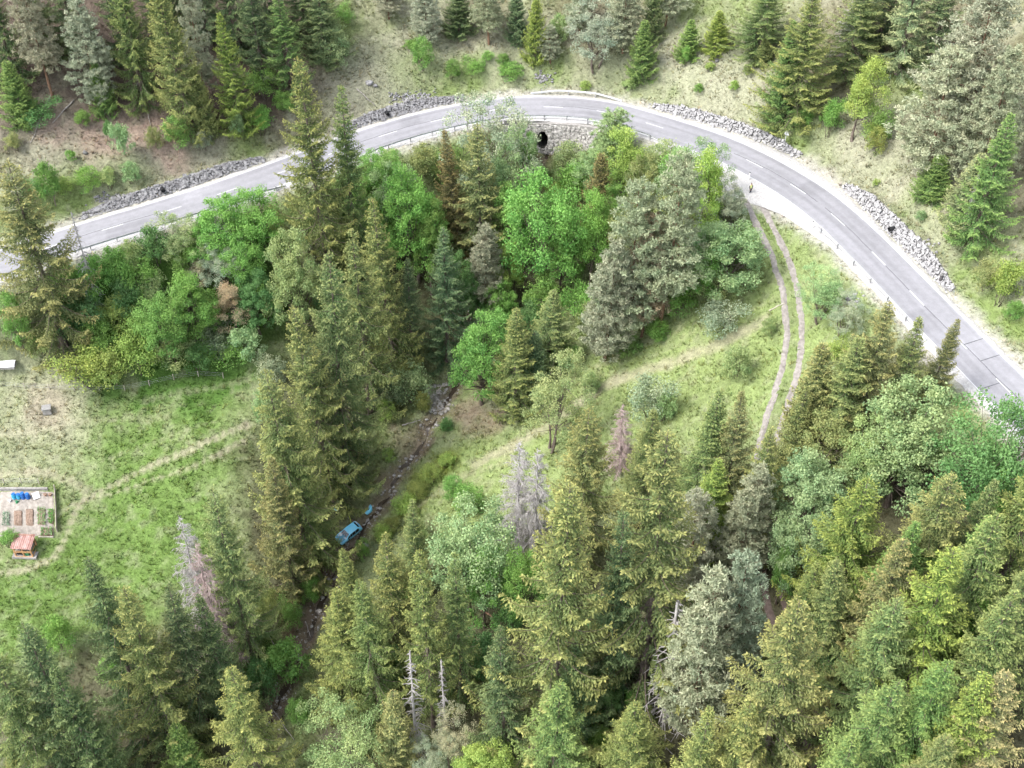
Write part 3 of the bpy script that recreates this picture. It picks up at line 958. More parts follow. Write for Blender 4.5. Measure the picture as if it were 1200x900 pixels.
def make_dead(seed, h, R, mat, dense=1.0, stub=False):
    """bleached conifer: stem, drooping bare branches, hanging twigs"""
    rng = np.random.default_rng(seed)
    st, tw = [], []
    tz = np.linspace(0, h, 10)
    st.append((np.stack([.05 * np.sin(tz * .5 + seed), .05 * np.cos(tz * .4), tz], 1), np.maximum((.010 * h + .06) * (1 - tz / h) ** .8, .02 if not stub else .06)))
    z = h * (.12 if not stub else .08)
    while z < h * .99:
        t = z / h
        for b in range(rng.integers(4, 7)):
            az = rng.uniform(0, 6.28)
            L = R * ((1 - t) ** .7 + .08) * rng.uniform(.5, 1.1)
            s = np.linspace(0, 1, 5)
            a = (.1 + .35 * t) if not stub else rng.uniform(-.3, .1)
            P = np.stack([np.cos(az) * s * L, np.sin(az) * s * L, z + L * (a * s - .75 * (1 - .5 * t) * s ** 2 + .25 * s ** 3)], 1)
            tw.append((P, np.linspace(.045, .014, 5)))
            for k in range(int(L * 6 * dense)):
                q = rng.uniform(.2, 1)
                p = np.array([np.interp(q, s, P[:, i]) for i in range(3)])
                a2 = az + rng.choice([-1, 1]) * rng.uniform(.5, 1.3)
                l2 = rng.uniform(.15, .6) * min(1, L * .5 + .2)
                tw.append((np.stack([p, p + np.array([math.cos(a2) * l2, math.sin(a2) * l2, -l2 * rng.uniform(.2, 1.0)])]), np.array([.022, .009])))
        z += rng.uniform(.22, .5) * (1 if not stub else 1.2)
    return limbs_mesh("trunk", st, mat), limbs_mesh("branches", tw, mat)

PROTO = {}
def reg(kind, h, R, parts, second='crown'):
    PROTO.setdefault(kind, []).append((h, R, parts, second))
# large spruces
for sd_, kw in ((1, dict(droop=.42, space=.88, gap=.06, power=.95)), (2, dict(droop=.55, space=1.05, fat=1.1, gap=.07, power=.92, hang=.8)), (3, dict(droop=.36, space=.82, power=.88, gap=.05, hang=.35, nbr=(5, 7))), (4, dict(droop=.58, space=1.18, fat=1.2, gap=.08, power=.88, hang=.95)), (5, dict(droop=.5, space=.95, z0=.18, bare=.2, gap=.05, power=.92))):
    reg('spruce', 25, 5.0, make_spruce(sd_, 25, 5.0, **kw))
for sd_, kw in ((6, dict(droop=.5, space=1.25, gap=.08, power=.9, hang=.8)), (7, dict(droop=.6, space=1.45, fat=1.1, gap=.10, power=.84, hang=1.0)), (8, dict(droop=.42, space=1.12, gap=.07, power=.95, hang=.55))):
    reg('bigspruce', 33, 7.6, make_spruce(sd_, 33, 7.6, spray=.29, step=.14, **kw))
# young spruces
for sd_, kw in ((11, dict(droop=.2, space=.45, fat=.9)), (12, dict(droop=.3, space=.5, fat=1.0, power=.8))):
    reg('young', 11, 2.9, make_spruce(sd_, 11, 2.9, z0=.03, nbr=(6, 8), spray=.2, step=.10, **kw))
for sd_, kw in ((21, dict(cb=.18)), (22, dict(cb=.28, power=.45, ragged=.4)), (23, dict(cb=.12, power=.62, space=.55))):
    reg('pine', 17, 3.8, make_pine(sd_, 17, 3.8, **kw))
for sd_, kw in ((31, dict(lump=.5)), (32, dict(narrow=1.5, lump=.6, nclump=95)), (33, dict(nclump=150, cr=.17, lump=.38))):
    reg('broadleaf', 12, 4.2, make_broadleaf(sd_, 12, 4.2, **kw))
for sd_, kw in ((41, dict()), (42, dict(lump=.5, nclump=130))):
    reg('willow', 11, 3.8, make_broadleaf(sd_, 11, 3.8, cb=.15, size=.14, nleaf=150, cr=.16, stems=3, open_=.2, **kw))
for sd_, kw in ((51, dict()), (52, dict(lump=.5)), (53, dict(nclump=45, cr=.3)), (54, dict(lump=.6, nclump=70, cr=.22))):
    reg('shrub', 4.6, 2.4, make_broadleaf(sd_, 4.6, 2.4, cb=.02, stems=4, **{**dict(nclump=60, nleaf=85, size=.17, cr=.25), **kw}))
reg('dead', 15, 2.6, make_dead(61, 15, 2.6, M_DEAD, 2.6), 'branches')
reg('deadred', 16, 2.6, make_dead(62, 16, 2.6, M_DEADP, 3.2), 'branches')
reg('snag', 9, 1.3, make_dead(63, 9, 1.3, M_DEAD, .6, True), 'branches')
NAMES = dict(spruce='spruce_tree', young='young_spruce', pine='pine_tree', broadleaf='broadleaf_tree', willow='willow_tree', shrub='shrub', dead='dead_spruce', deadred='dead_spruce', snag='dead_snag')
CATS = dict(spruce='spruce', young='spruce', pine='pine', broadleaf='tree', willow='tree', shrub='shrub', dead='dead tree', deadred='dead tree', snag='dead tree')
# colours of the new growth (linear)
COLS = dict(gold=(.305, .308, .140), olive=(.265, .290, .140), dark=(.185, .220, .125), green=(.23, .31, .125), brown=(.31, .285, .150), lime=(.29, .335, .11), tan=(.345, .31, .185),
            grey=(.40, .41, .28), blue=(.39, .42, .31), ash=(.43, .435, .31), bright=(.215, .40, .11), leaf=(.205, .36, .10), deep=(.145, .275, .105), pale=(.34, .43, .20),
            yell=(.32, .43, .125), mint=(.30, .42, .215), silver=(.38, .43, .32), rust=(.28, .215, .125), straw=(.42, .34, .24), bluegreen=(.18, .24, .145), olbright=(.29, .34, .14), red=(.34, .17, .11))
VPY = 450 + F / math.tan(PITCH)
WIDE = dict(spruce=1.55, young=1.3, pine=1.05, broadleaf=1.12, willow=1.12, shrub=1.08, dead=1.5, deadred=1.6, snag=1.3)
USED = {}
rng_t = random.Random(5)
def plant(kind, ax, ay, by, w, col, label, group=None, var=None, zs=1.0):
    """a tree whose top is seen at (ax, ay), its foot at row by, its crown w photo pixels wide"""
    bx = ax + (600 - ax) * (by - ay) / (VPY - ay)
    G = ground_at(bx, by)
    va = (ay - 450) / F
    h = G[1] * (va * CP_ + SP_) / (va * SP_ - CP_) - (G[2] - CAMZ)
    h = max(h, .5)
    dep = proj(G + np.array([0, 0, h * .35]))[2]
    R = .5 * w * dep / F * WIDE[kind]
    ps = PROTO['bigspruce' if kind == 'spruce' and R > 6.0 else kind]
    h0, R0, parts, second = ps[(rng_t.randrange(len(ps)) if var is None else var) % len(ps)]
    root = empty(NAMES[kind], (G[0], G[1], G[2] - .12), rng_t.uniform(0, 6.28))
    root.scale = (R / R0, R / R0, h / h0)
    root.rotation_euler = (rng_t.gauss(0, .018), rng_t.gauss(.0, .018), root.rotation_euler[2])
    c = COLS[col]
    j = rng_t.uniform(.9, 1.1)
    cc = tuple(min(1, v * j * rng_t.uniform(.95, 1.05)) for v in c)
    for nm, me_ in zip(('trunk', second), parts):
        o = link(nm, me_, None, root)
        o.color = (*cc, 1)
        if nm == 'branches': o['kind'] = 'stuff'
    lab = label
    if lab in USED and group is None:
        print("DUP LABEL", lab)
    USED[lab] = 1
    tag(root, lab, CATS[kind], group)
    return root
# ================================================================ VEGETATION: every tree and shrub in its place
P = plant
# ---- forest above the road, top left
FG = "dark spruces standing deep in the forest above the road"
for a in [(60, -60, 45), (120, -75, 40), (165, -80, 30), (225, -70, 25), (258, -70, 30), (300, -75, 20), (345, -70, 12), (20, -80, 30), (190, -95, 10), (-20, -40, 70)]:
    P('spruce', a[0], a[1], a[2] + 30, 46, 'dark', "dark spruce deep in the dense forest along the top left edge", FG)
P('pine', 22, -30, 118, 62, 'ash', "grey pine with reddish bare stem at the top left corner", var=1)
P('pine', 88, 0, 128, 58, 'blue', "blue-grey conical pine, second pine from the left edge above the road", var=2)
P('spruce', 132, -45, 122, 46, 'olive', "narrow olive spruce right of the blue-grey pine in the upper forest")
P('spruce', 186, -38, 160, 54, 'gold', "golden green spruce in the middle of the upper left forest edge", var=2)
P('pine', 215, -30, 120, 44, 'grey', "slim grey pine squeezed between golden spruces of the upper left forest", var=0)
P('spruce', 262, 14, 152, 44, 'lime', "yellow-green spruce at the right end of the upper left forest edge", var=0)
P('young', 231, 74, 158, 32, 'olive', "small olive spruce standing in front of the upper left forest edge")
P('spruce', 288, -40, 104, 46, 'dark', "dark spruce behind the yellow-green spruce of the upper forest", var=4)
P('spruce', 328, -14, 112, 44, 'green', "green spruce with bare lower stem near the top, left of the clearing", var=4)
P('spruce', 366, -40, 70, 46, 'dark', "dark spruce at the top edge beside the dry clearing", var=0)
P('young', 8, 70, 142, 40, 'green', "low bushy dark green conifer at the left edge under the grey pine", var=1)
P('young', 108, 70, 132, 28, 'green', "short green conifer below the blue-grey pine")
P('shrub', 40, 115, 142, 44, 'deep', "dark green low shrub at the left end of the upper forest floor")
P('shrub', 137, 133, 182, 30, 'mint', "round pale green bush in front of the upper left forest")
P('shrub', 120, 136, 166, 14, 'deep', "thin dark green bush touching the round pale bush")
P('shrub', 90, 125, 150, 22, 'leaf', "small dark bush at the foot of the blue-grey pine")
P('shrub', 178, 150, 175, 20, 'olbright', "little yellow-green bush below the golden forest-edge spruce")
P('shrub', 203, 138, 172, 36, 'leaf', "fresh green bush spreading at the foot of the forest-edge spruces")
P('shrub', 236, 150, 176, 22, 'silver', "small silvery bush at the right of the forest-edge shrubs")
P('shrub', 275, 128, 162, 18, 'mint', "slender pale sapling at the foot of the yellow-green spruce")
P('shrub', 305, 75, 115, 40, 'leaf', "leafy bush under the green spruce with bare stem")
P('shrub', 302, 125, 158, 40, 'bright', "bright green bush left of the tall roadside spruce")
P('shrub', 330, 105, 132, 28, 'leaf', "green bush tucked behind the top of the tall roadside spruce")
P('shrub', 392, 30, 75, 40, 'mint', "pale round bush at the left edge of the dry clearing")
P('shrub', 400, 5, 25, 26, 'leaf', "low green patch of bush at the top of the dry clearing")
# ---- slope above the left road
P('shrub', 48, 183, 240, 30, 'leaf', "upright green bush above the left road, nearest the left edge")
P('shrub', 30, 205, 242, 20, 'deep', "darker bush clinging to the upright bush above the left road")
P('shrub', 12, 155, 178, 24, 'olbright', "yellow-green low bush high on the slope at the left edge")
P('shrub', 75, 205, 226, 22, 'yell', "small yellow bush above the left road")
P('shrub', 97, 198, 224, 30, 'leaf', "low spreading bush beside the small yellow bush")
P('shrub', 122, 196, 222, 28, 'pale', "pale low bush above the stone facing of the left road")
P('shrub', 148, 190, 214, 22, 'mint', "small minty bush farthest right above the left road")
P('shrub', 82, 172, 188, 14, 'bright', "tiny green bush on the pale slope above the left road")
P('spruce', 6, 188, 405, 108, 'brown', "big brown-gold spruce cut by the left edge, in front of the road", var=1)
# ---- top centre
P('pine', 452, -35, 22, 40, 'grey', "grey pine at the top edge above the dry clearing", var=0)
P('pine', 498, -22, 52, 44, 'ash', "ashy pine at the top edge, left of the dark spruce", var=2)
P('young', 537, -15, 36, 40, 'dark', "dark young spruce at the top edge above the bend")
P('pine', 572, -24, 52, 50, 'grey', "broad grey pine at the top edge above the bend", var=1)
P('young', 606, -15, 45, 30, 'bluegreen', "blue-green young spruce at the top edge between two pines")
P('young', 627, -8, 70, 30, 'lime', "yellow-green young spruce standing over the culvert bend")
P('pine', 646, 28, 74, 30, 'grey', "small grey pine beside the yellow-green young spruce")
P('shrub', 655, 18, 50, 24, 'pale', "pale sapling right of the yellow-green young spruce")
P('pine', 682, -30, 40, 44, 'ash', "ashy pine at the top edge right of the sapling", var=0)
P('willow', 702, 0, 84, 66, 'silver', "loose grey-green willow on the slope above the bend")
P('pine', 735, -20, 62, 52, 'grey', "grey pine behind the lone small spruce above the bend", var=2)
P('young', 756, 22, 88, 34, 'green', "lone green young spruce above the right part of the bend", var=1)
P('pine', 785, -35, 30, 50, 'ash', "wide ashy pine on the top edge above the dry bank", var=1)
P('young', 770, -30, 45, 30, 'dark', "dark spruce on the top edge behind the lone young spruce")
for a, c, l in (((480, 45, 60, 20), 'leaf', "small green bush high on the dry clearing"), ((493, 45, 82, 26), 'bright', "bright green bush on the dry clearing, above the retaining stones"), ((555, 68, 86, 26), 'bright', "low bright bush just above the bend, left"),
             ((590, 60, 76, 16), 'leaf', "tiny bush in the gully above the bend"), ((597, 75, 92, 30), 'leaf', "flat green bush beside the gully above the bend"), ((572, 58, 72, 14), 'leaf', "tiny dark bush left of the gully"),
             ((685, 95, 106, 14), 'yell', "tiny yellow bush close above the outer guardrail"), ((735, 90, 104, 22), 'pale', "low pale bush above the right end of the outer guardrail"), ((528, 70, 92, 18), 'leaf', "narrow green bush above the lush grass patch")):
    P('shrub', a[0], a[1], a[2], a[3], c, l)
# ---- upper right
P('young', 812, 22, 66, 30, 'green', "green young spruce at the left of the upper right slope")
P('young', 843, 12, 60, 32, 'lime', "yellow-green young spruce on the upper right slope", var=1)
P('young', 897, 44, 76, 22, 'olive', "very small olive spruce on the pale upper right slope")
P('shrub', 806, 50, 78, 14, 'leaf', "little green bush beside the green young spruce, upper right")
P('shrub', 882, 25, 55, 24, 'mint', "pale minty bush between young spruces, upper right")
P('shrub', 831, 70, 84, 14, 'yell', "dot of yellow-green bush on the pale upper right slope")
P('shrub', 862, 92, 106, 12, 'yell', "tiny bush lowest on the pale upper right slope")
P('shrub', 878, 74, 88, 12, 'olbright', "tiny yellow bush below the very small olive spruce")
P('shrub', 820, 96, 108, 12, 'leaf', "tiny bush left on the pale slope, above the stones")
P('spruce', 905, -35, 62, 60, 'olive', "dark olive spruce at the top, left of the big leaning spruce", var=2)
P('spruce', 958, -18, 140, 80, 'gold', "big golden spruce on the upper right slope, reaching low", var=2)
P('spruce', 935, 25, 148, 44, 'green', "greener spruce in front of the big golden one, upper right", var=0)
P('spruce', 1015, -30, 88, 80, 'olive', "broad olive spruce at the top edge, upper right forest", var=0)
P('spruce', 1082, -45, 86, 56, 'grey', "greyish drooping spruce at the top edge, upper right forest", var=3)
P('spruce', 1120, -30, 80, 60, 'dark', "dark spruce at the top edge behind the large grey pines", var=4)
P('spruce', 1050, -55, 50, 60, 'dark', "shaded spruce between the olive and the drooping one", var=1)
P('pine', 1165, -15, 190, 110, 'ash', "tall grey pine in the upper right corner", var=1)
P('pine', 1128, 55, 212, 96, 'ash', "broad grey pine left of the corner pine, lower branches spreading", var=0)
P('pine', 1195, 60, 230, 80, 'grey', "grey pine cut by the right edge", var=2)
P('spruce', 1185, 132, 285, 62, 'green', "green spruce low at the right edge under the grey pines", var=0)
P('young', 1150, 180, 262, 56, 'grey', "grey-green young conifer leaning beside the low green spruce", var=1)
P('young', 1105, 182, 232, 44, 'green', "small green conifer at the left foot of the grey pines")
P('broadleaf', 1018, 72, 165, 56, 'yell', "yellow-green broadleaf tree on the open upper right slope", var=1)
P('shrub', 979, 108, 160, 32, 'bright', "light green upright bush left of the yellow-green tree")
P('shrub', 1035, 122, 166, 34, 'leaf', "green bush right of the yellow-green tree")
P('shrub', 1031, 150, 182, 24, 'lime', "dark yellowish bush below the yellow-green tree")
P('shrub', 946, 126, 146, 22, 'bright', "small bright bush at the foot of the big golden spruce")
P('shrub', 1188, 298, 358, 44, 'yell', "yellow-green bush at the right edge above the road")
P('shrub', 1165, 302, 340, 36, 'olbright', "rounded bush left of the yellow-green right-edge bush")
P('shrub', 1195, 350, 375, 24, 'leaf', "small bush at the right edge beside the road")
P('dead', 1005, -10, 70, 30, 'ash', "bare grey dead spruce among the upper right forest")
P('snag', 1150, 195, 275, 18, 'ash', "thin dead stem leaning in front of the low right conifers")
P('shrub', 1082, 245, 258, 14, 'mint', "tiny pale bush on the open slope above the right road")
P('shrub', 1028, 208, 218, 8, 'yell', "dot-sized bush on the pale slope right of the sign")
# ---- below the left road: the thicket on the bank
TK = [('shrub', 100, 298, 345, 44, 'bright', "bright leafy bush at the left end of the bank thicket, beside the bare trunk"), ('shrub', 75, 300, 350, 40, 'leaf', "bush between the left-edge spruce and the bare trunk"),
      ('shrub', 130, 286, 335, 40, 'leaf', "green bush close under the guardrail, right of the bare trunk"), ('shrub', 148, 280, 318, 32, 'pale', "pale bush under the guardrail, third right of the bare trunk"),
      ('shrub', 175, 262, 310, 42, 'deep', "darker bush under the guardrail in the middle of the bank"), ('willow', 205, 252, 318, 56, 'pale', "feathery pale tree under the guardrail in the middle of the bank"),
      ('broadleaf', 245, 232, 318, 62, 'bright', "bright green tree touching the guardrail, left of the tall spruce"), ('broadleaf', 290, 222, 318, 66, 'leaf', "green tree on the bank right beside the tall roadside spruce"),
      ('willow', 255, 272, 350, 58, 'silver', "silvery willow in the middle of the bank thicket"), ('broadleaf', 275, 270, 352, 50, 'bright', "bright tree right of the silvery willow on the bank"),
      ('shrub', 225, 300, 335, 30, 'ash', "whitish blossoming bush beside the silvery willow"), ('shrub', 170, 318, 362, 44, 'pale', "pale mid-bank bush left of the thicket centre"),
      ('shrub', 140, 325, 372, 44, 'deep', "deep green bush mid-bank, below the pale ones"), ('shrub', 130, 345, 386, 40, 'yell', "yellow-green bush mid-bank near the bare trunk's foot"),
      ('broadleaf', 212, 318, 400, 58, 'leaf', "full green tree at the heart of the bank thicket"), ('broadleaf', 180, 340, 420, 60, 'bright', "bright round tree low in the bank thicket"),
      ('broadleaf', 292, 318, 392, 48, 'deep', "deep green tree at the right end of the bank thicket"), ('shrub', 195, 388, 428, 46, 'pale', "pale green bush at the foot of the thicket"),
      ('shrub', 150, 385, 438, 52, 'yell', "yellowish bush at the lower edge of the thicket"), ('shrub', 92, 408, 452, 60, 'yell', "broad yellow-green bush at the lower left corner of the thicket"),
      ('shrub', 122, 405, 450, 48, 'lime', "lime bush right of the broad corner bush"), ('shrub', 112, 378, 415, 44, 'leaf', "green bush above the broad corner bush"),
      ('shrub', 248, 378, 412, 46, 'bluegreen', "blue-green bush below the tan bush"), ('shrub', 285, 372, 418, 46, 'mint', "pale blue-green bush at the right foot of the thicket"),
      ('shrub', 225, 395, 432, 40, 'deep', "dark low bush along the meadow fence"), ('shrub', 75, 352, 398, 40, 'deep', "dark bush at the right side of the left-edge spruce"), ('shrub', 42, 385, 415, 34, 'olbright', "yellowish low bush below the left-edge spruce"),
      ('broadleaf', 265, 330, 388, 46, 'straw', "tan withered tree standing out of the green bank thicket"), ('shrub', 310, 330, 380, 40, 'leaf', "green bush shaded by the two big spruces"),
      ('broadleaf', 335, 272, 400, 62, 'pale', "pale green tree between the tall roadside spruce and the big spruce group"), ('willow', 352, 276, 330, 36, 'ash', "whitish blossoming crown behind the big spruce group"),
      ('shrub', 312, 415, 452, 34, 'silver', "silvery bush at the left foot of the big spruce group"), ('shrub', 305, 455, 495, 26, 'mint', "thin pale bush along the meadow edge by the big spruces"),
      ('shrub', 8, 345, 408, 30, 'bright', "green bush low at the left edge, partly behind the brown-gold spruce"),
      ('shrub', 205, 278, 330, 44, 'leaf', "mid-green bush behind the whitish blossoming bush"), ('shrub', 160, 300, 350, 42, 'leaf', "leafy bush in the left half of the thicket"), ('shrub', 235, 345, 395, 46, 'leaf', "fresh bush left of the tan withered tree"),
      ('shrub', 160, 362, 408, 46, 'leaf', "fresh bush above the yellowish lower-edge bush"), ('shrub', 262, 398, 425, 50, 'leaf', "low bush along the fence under the blue-green bush"), ('shrub', 100, 340, 385, 44, 'deep', "shaded bush below the bare trunk")]
for t_ in TK:
    P(*t_[:6], t_[6], "bushes and trees of the thicket below the left road")
P('snag', 82, 248, 362, 22, 'ash', "bare reddish-grey dead trunk in front of the left road")
# ---- the big spruces left of the ravine
P('spruce', 352, 62, 335, 88, 'gold', "tall golden spruce hiding part of the road, upper left", var=2)
P('spruce', 395, 105, 322, 58, 'olive', "olive spruce just right of the tall road-hiding spruce", var=1)
P('spruce', 446, 238, 440, 62, 'gold', "golden spruce right of the big spruce group, above the ravine", var=1)
P('spruce', 412, 268, 480, 64, 'olive', "olive spruce in the ravine-side group, top level with the maple", var=3)
P('spruce', 372, 293, 560, 92, 'olive', "tallest dark spruce of the ravine-side group", var=1)
P('spruce', 357, 345, 585, 78, 'gold', "light golden spruce in the middle of the ravine-side group", var=3)
P('spruce', 322, 432, 662, 96, 'gold', "golden spruce at the meadow side of the ravine-side group", var=1)
P('spruce', 378, 392, 560, 60, 'dark', "dark spruce on the ravine side of the group, above the blue car", var=3)
P('spruce', 338, 480, 660, 56, 'olive', "olive spruce at the lower end of the ravine-side group", var=1)
P('spruce', 316, 540, 700, 60, 'brown', "smaller brownish spruce at the meadow corner of the group", var=0)
P('spruce', 474, 300, 425, 38, 'dark', "shaded dark spruce deep in the wooded ravine", var=4)
# ---- ravine and inside of the bend
P('spruce', 562, 148, 332, 78, 'brown', "tall brown-gold spruce in the ravine below the culvert", var=3)
P('spruce', 535, 150, 310, 40, 'rust', "slim reddish spruce left of the tall ravine spruce", var=2)
P('willow', 580, 112, 262, 88, 'silver', "large grey-green willow overlapping the road at the bend", var=0)
P('willow', 590, 150, 290, 62, 'mint', "minty willow below the large grey-green one", var=1)
P('broadleaf', 616, 152, 205, 26, 'leaf', "green bush-like tree left of the culvert mouth", var=0)
P('broadleaf', 440, 168, 242, 46, 'bright', "bright small tree under the guardrail, right of the olive spruce")
P('broadleaf', 482, 198, 330, 68, 'bright', "bright green maple below the left part of the bend", var=2)
P('broadleaf', 462, 190, 300, 50, 'mint', "paler maple beside the bright maple below the bend", var=0)
P('broadleaf', 500, 235, 345, 46, 'leaf', "green maple in shade right of the bright maple")
P('broadleaf', 640, 196, 352, 84, 'bright', "largest bright green maple in the middle of the ravine", var=0)
P('broadleaf', 698, 232, 340, 52, 'bright', "bright maple beside the reddish spruce inside the bend", var=1)
P('broadleaf', 660, 245, 345, 50, 'bright', "bright maple in front of the largest maple", var=2)
P('young', 705, 180, 295, 44, 'rust', "reddish brown young spruce inside the bend", var=1)
P('pine', 716, 128, 200, 58, 'pale', "light green pine rising over the inner guardrail", var=1)
P('willow', 702, 172, 232, 50, 'mint', "loose pale bush below the light green pine", var=1)
P('broadleaf', 742, 155, 250, 60, 'yell', "yellow-green tree right of the light green pine", var=1)
P('broadleaf', 758, 185, 282, 48, 'olbright', "olive-yellow tree below the yellow-green one, inside the bend", var=2)
P('broadleaf', 738, 232, 320, 50, 'olbright', "bushy olive-green tree behind the grey pines", var=0)
P('willow', 815, 160, 262, 66, 'mint', "pale minty tree reaching the road left of the junction", var=0)
P('broadleaf', 838, 178, 300, 60, 'yell', "yellow-green tree next to the junction", var=1)
P('willow', 860, 205, 285, 50, 'silver', "silvery bush beside the person at the junction", var=1)
P('broadleaf', 852, 255, 345, 88, 'mint', "wide pale green tree left of the track", var=2)
P('broadleaf', 820, 275, 350, 60, 'bright', "bright green tree right of the grey pines", var=0)
P('spruce', 518, 268, 422, 62, 'bluegreen', "dark blue-green spruce in the wooded ravine", var=2)
P('pine', 566, 262, 372, 60, 'grey', "grey pine in the ravine right of the blue-green spruce", var=2)
P('broadleaf', 603, 285, 358, 36, 'yell', "narrow yellow-green tree in the dark of the ravine", var=1)
P('broadleaf', 590, 330, 385, 34, 'bright', "bright low tree under the narrow yellow-green one", var=0)
P('pine', 792, 188, 388, 92, 'ash', "tall grey pine at the top of the pine group inside the bend", var=1)
P('pine', 756, 212, 402, 86, 'grey', "middle grey pine of the group inside the bend", var=0)
P('pine', 718, 280, 422, 76, 'ash', "lowest grey pine of the group, by the grassy slope", var=2)
P('pine', 765, 250, 395, 60, 'straw', "brownish pine in front of the pine group", var=0)
P('broadleaf', 562, 362, 474, 64, 'bright', "single bright green maple beside the stream", var=2)
P('spruce', 604, 366, 488, 54, 'gold', "golden spruce right of the single maple by the stream", var=2)
P('spruce', 645, 340, 442, 60, 'olive', "olive spruce on the grassy edge inside the bend", var=0)
P('young', 628, 388, 468, 44, 'bluegreen', "small blue-green spruce between the golden and olive ones", var=1)
P('willow', 648, 420, 528, 74, 'pale', "light green willow alone on the grassy slope", var=0)
P('shrub', 480, 425, 470, 46, 'mint', "pale green bush left of the stream, under the golden spruce")
P('shrub', 455, 440, 478, 36, 'bluegreen', "blue-green bush in the shade left of the stream")
P('shrub', 660, 395, 432, 36, 'leaf', "green bush on the grassy edge below the grey pines")
P('shrub', 690, 430, 460, 28, 'pale', "pale low bush right of the light green willow")
P('shrub', 735, 390, 412, 34, 'leaf', "dark bush at the foot of the lowest grey pine")
P('shrub', 770, 372, 398, 30, 'leaf', "green bush at the foot of the tall grey pine")
P('shrub', 765, 438, 488, 50, 'silver', "round blue-grey bush in the middle of the grassy slope")
P('shrub', 780, 462, 492, 26, 'mint', "minty small bush touching the round blue-grey bush")
P('shrub', 848, 352, 388, 50, 'silver', "grey-green bush left of the track")
P('shrub', 868, 402, 442, 36, 'pale', "pale bush on the slope left of the track")
P('shrub', 905, 372, 392, 18, 'pale', "small bush close to the left wheel rut")
P('willow', 972, 318, 378, 54, 'mint', "feathery pale tree between track and road", var=1)
P('willow', 996, 345, 398, 44, 'silver', "silvery sapling right of the feathery pale tree", var=0)
P('shrub', 985, 395, 425, 30, 'yell', "yellow-green bush below the silvery sapling")
SL = [(505, 548, 565, 26, 'yell'), (490, 565, 582, 28, 'lime'), (475, 580, 602, 30, 'yell'), (460, 602, 620, 24, 'lime'), (520, 530, 548, 24, 'yell'), (448, 615, 632, 22, 'yell')]
for a in SL:
    P('shrub', *a, "low yellow-green bush on the bank right of the stream", "yellow-green bushes along the stream bank")
P('shrub', 550, 572, 600, 36, 'bright', "bright green bush low on the grassy slope, left of the silver dead spruces")
P('shrub', 528, 560, 582, 26, 'bright', "small bright bush left of the bright one on the grassy slope")
P('shrub', 492, 610, 640, 34, 'pale', "pale bush at the lower end of the grassy slope")
P('shrub', 577, 600, 626, 30, 'mint', "pale bush at the foot of the silver dead spruces")
P('shrub', 450, 470, 492, 22, 'yell', "yellow bush in the dark beside the stream, upper")
P('shrub', 494, 458, 484, 20, 'lime', "lime bush beside the stony stream bed")
P('shrub', 455, 520, 540, 18, 'yell', "small yellow bush left of the stream")
P('shrub', 522, 490, 504, 16, 'deep', "dark low bush at the right of the stream")
# ---- dead trees on the slope
P('deadred', 733, 472, 552, 28, 'ash', "small pinkish-grey dead spruce alone on the grassy slope")
P('dead', 606, 512, 640, 44, 'ash', "silver dead spruce, left one of the pair")
P('dead', 630, 520, 650, 40, 'ash', "silver dead spruce, right one of the pair")
# ---- lower left
P('spruce', 248, 572, 788, 74, 'olive', "tall olive spruce right of the pink dead spruce", var=1)
P('dead', 208, 606, 752, 44, 'ash', "grey dead spruce on the meadow edge, left of the pink one")
P('deadred', 226, 632, 790, 44, 'ash', "pinkish dead spruce on the meadow edge")
P('spruce', 107, 660, 862, 84, 'dark', "dark-topped spruce at the left end of the lower meadow edge", var=0)
P('spruce', 147, 690, 882, 92, 'gold', "golden spruce with wide fronds at the lower left", var=3)
P('spruce', 193, 685, 855, 66, 'dark', "dark spruce between the golden fronds and the pink dead spruce", var=1)
P('spruce', 28, 738, 950, 106, 'dark', "big dark spruce in the lower left corner", var=3)
P('spruce', 272, 780, 935, 88, 'gold', "golden spruce at the bottom beside the ravine mouth", var=1)
P('young', 95, 866, 930, 46, 'lime', "yellow-green spruce tip at the bottom left")
P('young', 10, 874, 935, 42, 'gold', "golden spruce tip in the bottom left corner", var=1)
P('spruce', 70, 780, 960, 70, 'dark', "shaded spruce behind the corner spruce", var=0)
P('young', 205, 850, 925, 52, 'green', "green spruce at the bottom, left of the golden bottom spruce")
P('spruce', 238, 700, 850, 60, 'dark', "dark spruce below the tall olive spruce, lower left", var=0)
P('shrub', 328, 735, 790, 56, 'leaf', "round leafy bush at the ravine mouth below the tan boulder")
P('shrub', 300, 780, 820, 40, 'deep', "dark leafy bush left of the ravine mouth bush")
P('shrub', 362, 674, 715, 26, 'bright', "light green sapling in the ravine below the car")
P('shrub', 310, 690, 725, 30, 'olbright', "yellowish bush above the tan boulder")
P('shrub', 335, 700, 740, 26, 'leaf', "leafy bush right of the tan boulder")
P('shrub', 425, 632, 655, 16, 'bright', "small bright bush touching the blue car")
P('shrub', 345, 820, 850, 30, 'leaf', "leafy bush low in the ravine at the bottom")
